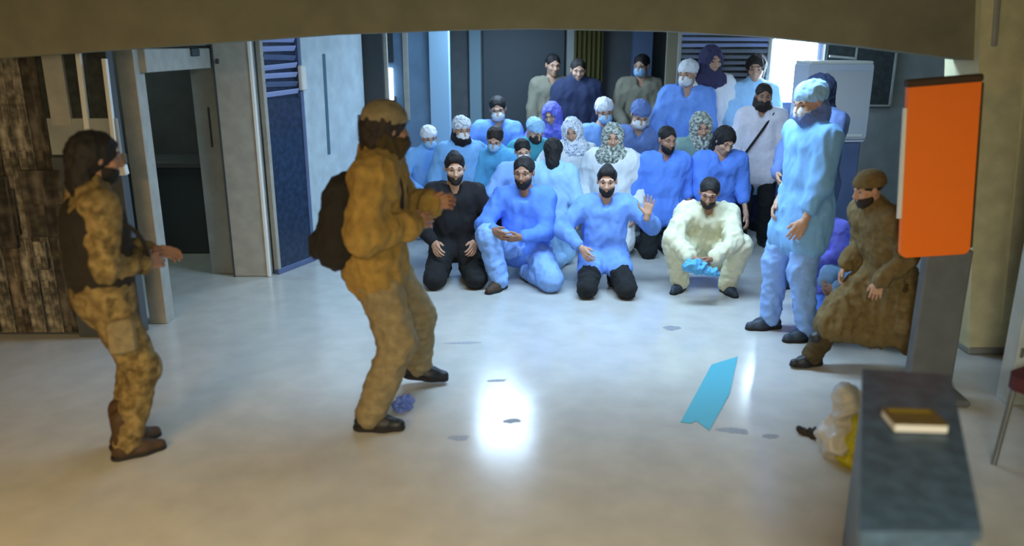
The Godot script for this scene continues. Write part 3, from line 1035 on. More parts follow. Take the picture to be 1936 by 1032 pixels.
func build_left() -> void:
	sblock("wall_left", Vector3(-6, 0, 2.0), Vector3(-5.8, 2.65, -11.4), M.wall_dark)
	# boarded partition facing the camera, left of the doorway
	var w := struct("wall_left_partition", cbox(Vector3(3.2, 2.65, 0.1)), M.wall_dark, Vector3(-4.26, 1.325, -5.42), Vector3.ZERO, "dark partition wall with worn boards left of the doorway")
	var rng := RandomNumberGenerator.new()
	rng.seed = 11
	for i in 15:
		var x := -4.5 + i * 0.112
		var hgt := 1.5 + rng.randf() * 0.9
		var m: Material = [M.board_brown, M.board_dark, M.board_brown, M.board_pale][rng.randi() % 4]
		put("board", cbox(Vector3(0.1 + rng.randf() * 0.008, 2.6, 0.02 + rng.randf() * 0.02), 0.003), m, w, Vector3(x + 4.26, 0.0, 0.06 + rng.randf() * 0.012), Vector3(0, 0, rng.randf_range(-0.5, 0.5)))
		if i % 4 == 1:
			put("panel", cbox(Vector3(0.16, 0.3 + rng.randf() * 0.2, 0.03), 0.004), M.board_dark, w, Vector3(x + 4.26 + 0.03, -0.35 - rng.randf() * 0.3, 0.1))
	put("panel", cbox(Vector3(0.2, 0.5, 0.04), 0.004), M.board_dark, w, Vector3(0.75, -0.42, 0.1))
	put("panel", cbox(Vector3(0.28, 0.46, 0.04), 0.004), M.board_dark, w, Vector3(1.08, -0.36, 0.1))
	put("scuffed_patch", cbox(Vector3(0.08, 0.2, 0.02), 0.004), M.board_pale, w, Vector3(1.0, -0.72, 0.115))
	put("scuffed_patch", cbox(Vector3(0.06, 0.32, 0.02), 0.004), M.board_pale, w, Vector3(1.22, -0.95, 0.115))
	# smoked glass light beside the doorway, with pale bars
	var g := thing("window_panel", "smoked glass side window with thin white bars between boards and doorway", "window", Vector3(-2.86, 0, -5.36))
	put("glass", cbox(Vector3(0.46, 1.0, 0.02)), M.smoked, g, Vector3(0, 1.75, 0.03))
	put("sill_panel", cbox(Vector3(0.46, 0.24, 0.03)), M.wall_grey, g, Vector3(0.02, 1.42, 0.045))
	put("lower_panel", cbox(Vector3(0.46, 1.28, 0.03)), M.wall_dark, g, Vector3(0, 0.64, 0.03))
	put("bar", cbox(Vector3(0.034, 0.66, 0.03)), M.white, g, Vector3(0.06, 1.72, 0.06), Vector3(0, 0, -1.5))
	put("bar", cbox(Vector3(0.03, 0.72, 0.03)), M.white, g, Vector3(0.222, 1.56, 0.06), Vector3(0, 0, -1))
	put("wide_post", cbox(Vector3(0.13, 0.98, 0.04)), M.frame, g, Vector3(-0.11, 1.98, 0.05))
	var tr := thing("paper_holder", "small white paper holder hanging beside the doorway frame", "holder", Vector3(-2.62, 1.2, -5.28))
	put("tray", cbox(Vector3(0.1, 0.07, 0.05), 0.008), M.white, tr, Vector3.ZERO, Vector3(0, 0, 6))
	put("back_plate", cbox(Vector3(0.08, 0.14, 0.01), 0.003), M.metal, tr, Vector3(0, 0.04, -0.03))
	var nt := put("notice", cbox(Vector3(0.085, 0.15, 0.006), 0.002), mat(Color.WHITE, 0.6, ramp_tex("notice", 0.09, [Color(0.1, 0.13, 0.25), Color(0.25, 0.35, 0.7), Color(0.6, 0.68, 0.9)]), 6.0), null, Vector3(-2.94, 1.21, -5.27))
	tag(nt, "small blue and white speckled notice on the dark left partition", "notice")
	# doorway in the side wall: frame, dark room behind
	var f := struct("door_1", cbox(Vector3(0.13, 2.0, 0.14), 0.006), M.frame, Vector3(-2.64, 1.0, -5.66), Vector3.ZERO, "pale grey frame of the dark doorway")
	put("frame_head", cbox(Vector3(0.1, 0.16, 1.26), 0.006), M.frame, f, Vector3(0.07, 0.9, -0.62), Vector3(0.0, 0, 0))
	put("far_jamb", cbox(Vector3(0.2, 2.65, 0.1), 0.006), M.wall_grey, f, Vector3(0.0, 0.325, -1.34))
	put("door_closer", cbox(Vector3(0.05, 0.06, 0.14), 0.008), M.dark_door, f, Vector3(0.12, 0.95, -0.85))
	put("strike_plate", cbox(Vector3(0.01, 0.34, 0.03), 0.002), M.dark_door, f, Vector3(0.03, 0.32, -1.28))
	sblock("trim_2", Vector3(-2.72, 2.0, -5.47), Vector3(-2.55, 2.65, -6.95), M.wall_grey)
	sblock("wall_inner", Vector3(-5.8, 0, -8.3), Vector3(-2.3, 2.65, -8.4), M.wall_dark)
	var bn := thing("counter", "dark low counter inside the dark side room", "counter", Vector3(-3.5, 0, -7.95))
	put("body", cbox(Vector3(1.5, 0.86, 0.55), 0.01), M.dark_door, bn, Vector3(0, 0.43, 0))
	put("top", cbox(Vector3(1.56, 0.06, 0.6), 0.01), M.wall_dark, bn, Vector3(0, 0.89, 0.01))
	# pillar between the doorway and the dark glass
	var c := struct("wall_left_pillar", cbox(Vector3(0.33, 2.65, 0.26), 0.012), M.frame, Vector3(-2.345, 1.325, -6.98), Vector3.ZERO, "cream grey pillar between dark doorway and dark glass door")
	put("corner_bead", cbox(Vector3(0.035, 2.65, 0.035), 0.008), M.white, c, Vector3(0.16, 0, 0.125))
	put("groove_strip", cbox(Vector3(0.014, 2.5, 0.012), 0.003), M.dark_door, c, Vector3(-0.15, -0.08, 0.132))
	put("screw", cbox(Vector3(0.03, 0.04, 0.02), 0.008), M.dark_door, c, Vector3(-0.115, 0.55, 0.133))
	# dark glass leaf with a louvred head
	var fa := frame_along(Vector2(-2.14, -6.93), Vector2(-1.925, -7.42))
	var d := thing("glass_door", "dark blue glass door with louvred top beside the cream pillar", "door", fa[1], fa[2])
	put("pane", cbox(Vector3(fa[0] - 0.06, 1.5, 0.03)), M.dark_glass, d, Vector3(0, 0.8, 0))
	for sgn in [-1.0, 1.0]:
		put("stile", cbox(Vector3(0.04, 2.6, 0.05)), M.wall_slate if sgn > 0 else M.frame, d, Vector3((fa[0] * 0.5 - 0.02) * sgn, 1.3, 0))
	put("back_panel", cbox(Vector3(fa[0] - 0.06, 1.05, 0.02)), M.dark_glass, d, Vector3(0, 2.07, -0.02))
	for i in 7:
		put("slat", cbox(Vector3(fa[0] - 0.1, 0.05, 0.012), 0.003), M.louvre if i % 3 != 1 else M.wall_slate, d, Vector3(-0.02, 1.6 + i * 0.075, 0.015), Vector3(30, 0, [2.5, -1.5, 0.5, 3.0, -2.0, 1.0, 0.0][i]))
	put("latch_box", cbox(Vector3(0.07, 0.22, 0.05), 0.01), M.white, d, Vector3(0.24, 1.72, 0.045))
	put("sill", cbox(Vector3(fa[0], 0.05, 0.06)), M.wall_slate, d, Vector3(0, 0.025, 0))
	# white door leaf further along the same wall
	fa = frame_along(Vector2(-1.93, -7.44), Vector2(-1.58, -8.55))
	d = thing("white_door", "tall pale white door with dark vertical slot behind the walking soldier", "door", fa[1], fa[2])
	put("leaf", cbox(Vector3(fa[0], 2.63, 0.05)), M.door_white, d, Vector3(0, 1.315, 0))
	put("slot", cbox(Vector3(0.05, 0.95, 0.01), 0.003), mat(Color(0.3, 0.42, 0.47), 0.4), d, Vector3(-0.2, 1.45, 0.026), Vector3(0, 0, -1))
	var h := put("handle", cbox(Vector3(0.045, 0.22, 0.02), 0.006), M.metal, d, Vector3(0.43, 1.2, 0.03))
	put("grip", cbox(Vector3(0.02, 0.18, 0.025), 0.006), M.dark_door, h, Vector3(0, 0, 0.03))
	put("kick_strip", cbox(Vector3(fa[0], 0.06, 0.012), 0.003), M.wall_blue, d, Vector3(0, 0.03, 0.03))


func build_back() -> void:
	sblock("wall_back", Vector3(-6, 0, -11.2), Vector3(5.2, 2.65, -11.4), M.wall_dark)
	# dark door edge after the white door
	sblock("trim_3", Vector3(-1.58, 0, -8.6), Vector3(-1.35, 2.65, -8.72), M.dark_door, "dark upright between white door and blue wall")
	sblock("trim_4", Vector3(-1.35, 0, -8.62), Vector3(-1.31, 2.65, -8.68), M.frame)
	# blue wall with a lit gap
	var b := sblock("wall_left_blue", Vector3(-1.9, 0, -9.25), Vector3(-0.92, 2.65, -9.4), M.wall_blue, "blue painted wall end with a pale upright strip")
	put("strip", cbox(Vector3(0.06, 1.0, 0.02)), M.frame, b, Vector3(0.21, 0.35, 0.08))
	put("dark_panel", cbox(Vector3(0.2, 0.42, 0.02)), M.dark_door, b, Vector3(-0.02, 0.7, 0.08))
	put("dark_sill", cbox(Vector3(0.2, 0.12, 0.03)), M.dark_door, b, Vector3(-0.01, 0.06, 0.08))
	var wp := put("wall_light", cbox(Vector3(0.15, 0.36, 0.03), 0.01), glow(Color(0.85, 0.93, 1.0), 1.3), null, Vector3(-1.42, 1.58, -9.22))
	tag(wp, "small bright white wall light beside the blue wall strip", "light")
	area_light(Vector2(0.13, 0.34), Color(0.72, 0.86, 1.0), 0.1, Vector3(-1.42, 1.58, -9.19), Vector3(0, 180, 0))
	sblock("trim_5", Vector3(-0.93, 0, -9.2), Vector3(-0.71, 2.65, -9.42), mat(Color(0.55, 0.7, 0.8), 0.7), "pale blue jamb")
	# the far wall: dark doors, jambs and an olive curtain
	var jamb := mat(Color(0.42, 0.52, 0.56), 0.7)
	var j := sblock("door_2", Vector3(-0.58, 0, -11.1), Vector3(-0.42, 2.65, -11.2), jamb, "pale jamb of the dark double doorway")
	var leaf := put("leaf", cbox(Vector3(1.1, 2.6, 0.05)), M.dark_door, j, Vector3(0.66, -0.02, 0.0))
	put("push_plate", cbox(Vector3(0.1, 0.3, 0.02)), M.metal, leaf, Vector3(0.42, -0.1, 0.035))
	var k := thing("curtain", "olive brown curtain hanging on the far wall behind the standing people", "curtain", Vector3(1.03, 0, -11.05))
	var P := PackedVector2Array()
	for i in 41:
		P.append(Vector2(-0.19 + i * 0.0095, 0.03 * sin(i * 0.95)))
	for i in 41:
		P.append(Vector2(0.19 - i * 0.0095, 0.03 * sin((40 - i) * 0.95) - 0.012))
	put("drape", prism(P, 2.5), M.olive, k, Vector3(0, 1.35, 0), Vector3(90, 0, 0))
	put("rail", cbox(Vector3(0.5, 0.04, 0.04), 0.01), M.metal, k, Vector3(0, 2.6, 0.02))
	sblock("trim_6", Vector3(1.62, 0, -11.0), Vector3(1.88, 2.65, -11.2), mat(Color(0.34, 0.42, 0.54), 0.7), "slate blue upright on the far wall")
	sblock("trim_7", Vector3(0.74, 0, -11.1), Vector3(0.84, 2.65, -11.2), M.wall_grey)


func build_right() -> void:
	sblock("wall_right", Vector3(5.0, 0, 2.0), Vector3(5.2, 2.65, -11.4), M.wall_grey)
	# wall on the right that closes the hall: window with blinds, lit panel, dark glass
	var w := sblock("wall_back_right", Vector3(1.71, 0, -9.0), Vector3(5.0, 2.65, -9.15), M.wall_slate, "slate blue wall behind the standing white coats")
	put("return_strip", cbox(Vector3(0.12, 2.65, 0.05)), mat(Color(0.5, 0.47, 0.38), 0.8), w, Vector3(-1.61, 0, 0.09))
	put("grey_panel", cbox(Vector3(1.5, 2.64, 0.03)), M.wall_grey, w, Vector3(0.86, 0, 0.085))
	var bl := thing("window_blind", "window with lilac white slatted blind behind the woman in the headscarf", "blind", Vector3(2.31, 0, -8.98))
	put("dark_pane", cbox(Vector3(0.96, 1.1, 0.02)), M.smoked, bl, Vector3(0, 1.72, 0))
	for i in 18:
		var a := put("slat", cbox(Vector3(0.94, 0.045, 0.006), 0.002), M.louvre if i > 12 else M.louvre_grey, bl, Vector3(0, 1.2 + i * 0.062, 0.03), Vector3(-38, 0, 0))
		a.rotation_degrees.z = [0.0, 0.4, -0.5][i % 3]
	for x in [-0.49, 0.49]:
		put("frame", cbox(Vector3(0.04, 1.2, 0.05)), M.frame, bl, Vector3(x, 1.72, 0.02))
	var lp := thing("light_box", "bright white lit viewing panel high on the right wall", "light box", Vector3(3.08, 1.75, -8.95))
	put("panel", cbox(Vector3(0.47, 0.7, 0.03)), glow(Color(0.92, 0.98, 1.0), 6.0), lp)
	put("frame", cbox(Vector3(0.5, 0.03, 0.05)), M.white, lp, Vector3(0, 0.365, 0))
	put("frame", cbox(Vector3(0.5, 0.03, 0.05)), M.wall_slate, lp, Vector3(0, -0.365, 0))
	# dark glass cabinet to the right of it
	var k := thing("wall_cabinet", "dark glass wall cabinet with thin pale frame right of the lit panel", "cabinet", Vector3(3.76, 0, -8.91))
	put("back", cbox(Vector3(0.78, 1.0, 0.1)), M.wall_dark, k, Vector3(0, 1.84, 0))
	put("glass", cbox(Vector3(0.74, 0.95, 0.015)), M.smoked, k, Vector3(0, 1.84, 0.06))
	put("frame", cbox(Vector3(0.025, 0.72, 0.03)), M.frame, k, Vector3(0.37, 1.72, 0.07))
	put("frame", cbox(Vector3(0.35, 0.022, 0.03)), M.frame, k, Vector3(0.21, 1.37, 0.07))
	put("shelf", cbox(Vector3(0.3, 0.025, 0.03)), M.frame, k, Vector3(-0.2, 1.88, 0.07), Vector3(0, 0, -5))
	put("inner_bar", cbox(Vector3(0.02, 0.16, 0.03)), M.frame, k, Vector3(-0.06, 1.96, 0.07))
	# pale steel locker
	var s := thing("locker", "pale grey metal cabinet with rounded top behind the gowned man", "cabinet", Vector3(3.12, 0, -7.9))
	put("body", prism(rounded(0.62, 0.75, 0.04), 0.4), mat(Color(0.76, 0.8, 0.86), 0.45), s, Vector3(0.02, 1.47, -0.1))
	put("door", prism(rounded(0.46, 0.64, 0.03), 0.02), mat(Color(0.74, 0.77, 0.8), 0.4), s, Vector3(0.09, 1.45, 0.115))
	put("top_edge", cbox(Vector3(0.6, 0.03, 0.42), 0.012), M.white, s, Vector3(0.02, 1.845, -0.1))
	put("name_strip", cbox(Vector3(0.2, 0.025, 0.012), 0.003), M.white, s, Vector3(0.18, 1.16, 0.13))
	put("stand", cbox(Vector3(0.56, 1.1, 0.36), 0.01), M.wall_slate, s, Vector3(0.02, 0.55, -0.1))
	sblock("wall_right_return", Vector3(4.05, 0, -7.2), Vector3(5.0, 2.65, -7.35), M.wall_grey, "grey wall return behind the orange board")
	# cream pillar
	var p := struct("wall_right_pillar", prism(PackedVector2Array([Vector2(-0.17, -1.325), Vector2(0.3, -1.325), Vector2(0.25, 1.325), Vector2(-0.5, 1.325)]), 0.4), M.cream, Vector3(3.25, 1.325, -5.19), Vector3.ZERO, "cream plaster pillar right of the orange board")
	put("base", cbox(Vector3(0.48, 0.05, 0.42), 0.01), M.wall_grey, p, Vector3(0.06, -1.3, 0.0))
	put("raised_strip", cbox(Vector3(0.18, 2.4, 0.03), 0.008), M.cream, p, Vector3(0.0, 0.1, 0.2), Vector3(0, 0, 4.5))
	put("cable_duct", cbox(Vector3(0.03, 0.5, 0.03), 0.006), M.frame, p, Vector3(-0.36, 0.92, 0.21), Vector3(0, 0, 5))
	sblock("wall_right_side", Vector3(3.5, 0, -5.1), Vector3(5.0, 2.65, -5.25), M.wall_grey)
	# orange board on its grey stand
	var o := thing("orange_board", "bright orange upright board on grey stand in front of the cream pillar", "board", Vector3(2.33, 0, -4.3), -4)
	var op := put("panel", prism(rounded(0.37, 0.96, 0.035), 0.04), M.orange, o, Vector3(-0.01, 1.35, 0), Vector3(0, 0, 5))
	put("top_rail", cbox(Vector3(0.385, 0.04, 0.06), 0.008), M.boot_brown, op, Vector3(0, 0.475, 0.0))
	put("edge_rail", cbox(Vector3(0.025, 0.9, 0.05), 0.006), M.khaki_dark, op, Vector3(0.19, 0, -0.01))
	put("white_tube", tube([Vector3(-0.18, 1.08, 0), Vector3(-0.205, 1.4, 0), Vector3(-0.225, 1.68, 0)], 0.016), M.white, o)
	put("post", cbox(Vector3(0.25, 0.9, 0.08), 0.01), M.post, o, Vector3(0.13, 0.45, -0.05))
	put("foot", cbox(Vector3(0.36, 0.04, 0.3), 0.01), M.post, o, Vector3(0.13, 0.02, -0.03))
	# white door jamb at the right edge
	var dj := sblock("door_3", Vector3(2.87, 0, -4.2), Vector3(2.98, 2.65, -4.32), M.door_white, "white door jamb at the right")
	put("latch", cbox(Vector3(0.02, 0.06, 0.012), 0.004), M.metal, dj, Vector3(-0.03, -1.0, 0.062))
	sblock("wall_right_front", Vector3(3.3, 0, 2.0), Vector3(3.45, 2.65, -4.3), M.wall_grey)
	put("leaf", cbox(Vector3(0.34, 2.6, 0.04)), mat(Color(0.32, 0.27, 0.33), 0.6), dj, Vector3(0.215, -0.02, 0.0))


func build_floor_things() -> void:
	# slate desk
	var dk := thing("desk", "dark slate desk in the lower right corner", "desk", Vector3(1.35, 0, -2.42), 0)
	var top := PackedVector2Array([Vector2(1.41, 2.96), Vector2(1.735, 2.9), Vector2(1.26, 1.85), Vector2(0.93, 1.85)])
	var tp := PackedVector2Array()
	var bp := PackedVector2Array()
	for v in top:
		tp.append(Vector2(v.x - 1.35, v.y - 2.42))
		bp.append(Vector2(v.x - 1.35, v.y - 2.42) * 0.94)
	put("top", prism(tp, 0.03), M.slate, dk, Vector3(0, 0.735, 0), Vector3(-90, 0, 0))
	put("carcass", prism(bp, 0.68), M.slate, dk, Vector3(0, 0.38, 0), Vector3(-90, 0, 0))
	put("plinth", prism(bp, 0.04), M.rubber, dk, Vector3(0, 0.02, 0), Vector3(-90, 0, 0))
	var bk := thing("book", "thick closed book with tan cover and white page edges on the slate desk", "book", Vector3(1.375, 0.75, -2.47), -4)
	put("pages", cbox(Vector3(0.172, 0.026, 0.12), 0.002), M.white, bk, Vector3(0, 0.016, 0.004))
	put("cover", cbox(Vector3(0.178, 0.004, 0.124), 0.001), mat(Color(0.42, 0.36, 0.18), 0.5, noise_tex("canvas", 0.02, 0.72, 1.0), 5.0), bk, Vector3(0, 0.031, 0))
	put("cover", cbox(Vector3(0.178, 0.004, 0.124), 0.001), M.dark_door, bk, Vector3(0, 0.002, 0))
	put("spine_label", cbox(Vector3(0.14, 0.001, 0.03), 0.0004), mat(Color(0.52, 0.46, 0.1), 0.5), bk, Vector3(0.0, 0.0335, -0.04))
	# plastic bag
	var bg := thing("plastic_bag", "crumpled white and yellow plastic bag standing against the slate desk", "bag", Vector3(1.72, 0, -3.62))
	var s := Sdf.new()
	s.cap(Vector3(-0.06, 0.08, 0), Vector3(0.06, 0.08, 0), 0.1, 0.11, 0.05)
	s.cap(Vector3(0, 0.1, 0), Vector3(-0.03, 0.26, 0), 0.09, 0.07, 0.05)
	s.cap(Vector3(-0.03, 0.26, 0), Vector3(-0.07, 0.36, 0.02), 0.06, 0.03, 0.05)
	s.cap(Vector3(0.03, 0.24, 0), Vector3(0.08, 0.38, 0), 0.05, 0.02, 0.04)
	s.floor_cut(0.0)
	put("sack", join([[s.build(0.011, 0.035, 6.0, 5), Transform3D.IDENTITY]]), mat(Color(0.74, 0.76, 0.76), 0.35), bg)
	var s2 := Sdf.new()
	s2.cap(Vector3(-0.01, 0.04, 0.09), Vector3(0.0, 0.2, 0.1), 0.075, 0.055, 0.04)
	s2.floor_cut(0.0)
	put("yellow_sack", join([[s2.build(0.01, 0.03, 7.0, 9), Transform3D.IDENTITY]]), mat(Color(0.72, 0.72, 0.1), 0.4), bg)
	# dark scrap on the floor
	var sc := put("cloth_strip", join([[Sdf.new().cap(Vector3(-0.08, 0.025, 0.0), Vector3(0.06, 0.02, 0.03), 0.012, 0.025, 0.02).cap(Vector3(0.0, 0.02, 0.02), Vector3(0.1, 0.018, 0.0), 0.018, 0.022, 0.02).floor_cut(0.0).build(0.007, 0.02, 14.0, 4), Transform3D.IDENTITY]]), mat(Color(0.16, 0.14, 0.12), 0.8), null, Vector3(1.62, 0, -3.82), Vector3(0, -20, 0))
	tag(sc, "small dark crumpled cloth strip lying beside the plastic bag", "cloth")
	# turquoise tape on the floor, notched end towards the camera
	var q := [[1.3, 4.8], [1.51, 4.94], [1.3, 4.35], [1.065, 3.88], [1.02, 4.0], [0.985, 3.965], [0.93, 3.98], [1.12, 4.4]]
	var tpoly := PackedVector2Array()
	for v in q:
		tpoly.append(Vector2(v[0] - 1.2, v[1] - 4.4))
	var tape := put("floor_tape", prism(tpoly, 0.003), M.tape, null, Vector3(1.2, 0.0025, -4.4), Vector3(-90, 0, 0))
	tag(tape, "turquoise strip of tape with ragged end stuck on the floor", "tape")
	# crumpled blue packet by the walking soldier's foot
	var cr := put("crumpled_packet", join([[Sdf.new().ell(Vector3(0, 0.035, 0), Vector3(0.04, 0.045, 0.03)).cap(Vector3(-0.02, 0.02, 0.01), Vector3(0.03, 0.06, 0), 0.025, 0.015).floor_cut(0.0).build(0.006, 0.025, 20.0, 2), Transform3D.IDENTITY]]), mat(Color(0.4, 0.5, 0.8), 0.4), null, Vector3(-0.62, 0, -4.14))
	tag(cr, "small crumpled blue packet on the floor beside the walking soldier's shoe", "packet")
	# bottle among the kneeling people
	var bt := thing("bottle", "small pale purple plastic bottle on the floor beside the black shirt man", "bottle", Vector3(-0.72, 0, -7.55))
	put("flask", join([[Sdf.new().cap(Vector3(0, 0.035, 0), Vector3(0, 0.16, 0), 0.036, 0.036, 0.02).cap(Vector3(0, 0.18, 0), Vector3(0, 0.225, 0), 0.022, 0.013, 0.03).floor_cut(0.0).build(0.007), Transform3D.IDENTITY]]), mat(Color(0.7, 0.66, 0.88), 0.3), bt)
	put("cap", join([[Sdf.new().cap(Vector3(0, 0.236, 0), Vector3(0, 0.248, 0), 0.016, 0.016, 0.01).build(0.005), Transform3D.IDENTITY]]), M.white, bt)
	# stains on the floor
	var rng := RandomNumberGenerator.new()
	rng.seed = 5
	var fl := get_node("floor")
	var stain := mat(Color(0.64, 0.67, 0.7), 0.5, noise_tex("canvas", 0.02, 0.72, 1.0), 6.0)
	for a in [[1.18, -5.5, 0.07, 0.03], [1.2, -3.88, 0.09, 0.022], [1.38, -3.82, 0.05, 0.018], [-0.28, -3.8, 0.06, 0.02], [0.0, -4.0, 0.05, 0.02], [-0.1, -4.55, 0.07, 0.012], [-0.35, -5.2, 0.12, 0.015]]:
		var poly := PackedVector2Array()
		for i in 14:
			var an := TAU * i / 14
			var r := rng.randf_range(0.7, 1.15)
			poly.append(Vector2(cos(an) * a[2] * r, sin(an) * a[3] * r * 1.6))
		var o := put("stain", prism(poly, 0.001), stain, fl)
		o.position = Vector3(a[0], 0.0006, a[1]) - (fl as Node3D).position
		o.rotation_degrees = Vector3(-90, rng.randf_range(-12, 12), 0)
	# chair at the right edge, seen in part
	var ch := thing("chair", "purple grey padded chair with maroon seat at the right edge", "chair", Vector3(2.68, 0, -3.45), -60)
	put("seat", prism(rounded(0.46, 0.46, 0.08), 0.07), mat(Color(0.3, 0.12, 0.16), 0.7), ch, Vector3(0, 0.45, 0), Vector3(-90, 0, 0))
	put("backrest", prism(rounded(0.44, 0.4, 0.08), 0.05), mat(Color(0.4, 0.37, 0.44), 0.8), ch, Vector3(0, 0.76, -0.22), Vector3(-8, 0, 0))
	for x in [-0.19, 0.19]:
		for z in [-0.19, 0.19]:
			put("leg", tube([Vector3(x, 0.43, z), Vector3(x * 1.1, 0.0, z * 1.1)], 0.014), M.metal, ch)
		put("back_post", tube([Vector3(x, 0.4, -0.2), Vector3(x, 0.9, -0.25)], 0.012), M.metal, ch)


func build_soldiers() -> void:
	# walking figure in the middle, seen from its right side
	var t := person("soldier in ochre jacket and tan trousers striding towards the kneeling crowd", "stride", Vector3(-0.64, 1.59, -4.12), 92, {"cell": 0.016, "skin": M.skin_dark, "trousers": M.tan, "baggy": 0.028, "top": M.khaki, "top_name": "jacket", "cut": {"hem": 0.12, "grow": 0.045, "reach": 1.95, "fold": 0.02, "low": 0.04}, "shoes": M.shoe_black, "head": [["long_hair", M.hair_brown], ["knit_cap", M.tan], ["neck_scarf", M.khaki_dark]]})
	var J: Dictionary = poses.stride
	var bp := thing("backpack", "dark rounded backpack worn by the soldier in the ochre jacket", "backpack")
	bp.transform = t.transform
	var pk := put("pack_body", join([[Sdf.new().cap(Vector3(0.05, 1.02, -0.15), Vector3(0.05, 1.26, -0.11), 0.11, 0.09, 0.05).cap(Vector3(-0.08, 1.02, -0.15), Vector3(-0.08, 1.26, -0.11), 0.11, 0.09, 0.05).cap(Vector3(-0.05, 0.96, -0.16), Vector3(0.05, 0.96, -0.16), 0.1, 0.1, 0.05).build(0.013, 0.012, 8.0, 3), Transform3D.IDENTITY]]), M.pack, bp)
	put("pouch", cbox(Vector3(0.16, 0.14, 0.08), 0.025), M.vest, pk, Vector3(-0.01, 0.99, -0.26))
	for g in [-1.0, 1.0]:
		strap(bp, "pack_strap", [Vector3(0.1 * g + 0.03, 1.3, -0.13), Vector3(0.1 * g + 0.03, 1.41, 0.02), Vector3(0.1 * g + 0.03, 1.33, 0.17), Vector3(0.11 * g + 0.03, 1.1, 0.17)], 0.016, M.pack)
	# standing figure on the left
	t = person("soldier in camouflage standing beside the boarded partition, at the far left", "guard", Vector3(-1.93, 1.5, -3.7), 128, {"cell": 0.016, "skin": M.skin_dark, "trousers": M.camo, "baggy": 0.016, "top": M.camo, "top_name": "field_jacket", "cut": {"hem": 0.12, "grow": 0.018, "reach": 1.92, "fold": 0.016}, "shoes": M.boot_brown, "boots": true, "head": [["long_hair", M.hair], ["beard", M.hair]]})
	J = poses.guard
	var vs := Sdf.new()
	for g in [1.0, -1.0]:
		vs.cap(J.pelvis + Vector3(0.06 * g, 0.13, 0.01), J.pelvis + Vector3(0.075 * g, 0.37, 0.015), 0.148, 0.142, 0.05)
	put("vest", join([[vs.build(0.014, 0.01, 8.0, 5), Transform3D.IDENTITY]]), M.vest, t)
	for x in [-0.1, 0.0, 0.1]:
		put("pouch", cbox(Vector3(0.085, 0.14, 0.05), 0.015), M.khaki_dark, t, J.pelvis + Vector3(x, 0.17, 0.17))
	strap(t, "sling", [Vector3(-0.2, 1.4, -0.08), Vector3(-0.19, 1.25, 0.12), Vector3(-0.08, 1.08, 0.2), Vector3(0.08, 1.0, 0.2)], 0.011, M.pack)
	put("thigh_pouch", cbox(Vector3(0.07, 0.18, 0.13), 0.025), M.tan, t, Vector3(-0.21, 0.72, 0.0), Vector3(0, 0, 4))
	put("belt", join([[Sdf.new().cap(J.pelvis + Vector3(0.065, 0.06, 0), J.pelvis + Vector3(-0.065, 0.06, 0), 0.132, 0.132, 0.03).cut(J.pelvis + Vector3(0, 0.59, 0), Vector3(3, 0.5, 3)).cut(J.pelvis + Vector3(0, -0.47, 0), Vector3(3, 0.5, 3)).build(0.012), Transform3D.IDENTITY]]), M.pack, t)
	for g in [1.0, -1.0]:
		var kn: Vector3 = J.kneeL if g > 0 else J.kneeR
		put("knee_pad", join([[Sdf.new().ell(kn + Vector3(0, 0, 0.055), Vector3(0.062, 0.085, 0.045)).build(0.012), Transform3D.IDENTITY]]), M.tan, t)
	# figure in a long brown coat on the right, in a wide stride to the left
	t = person("soldier in long brown coat stepping wide behind the slate desk", "lunge", Vector3(2.14, 1.17, -4.72), -78, {"cell": 0.016, "skin": M.skin, "trousers": M.khaki_dark, "baggy": 0.03, "top": M.brown_coat, "top_name": "long_coat", "cut": {"hem": 1.35, "grow": 0.028, "flare": 0.01, "reach": 1.95, "fold": 0.02, "skirt": true}, "shoes": M.shoe_black, "boots": true, "head": [["hair", M.hair_brown], ["knit_cap", M.brown_coat], ["beard", M.hair_brown]]})


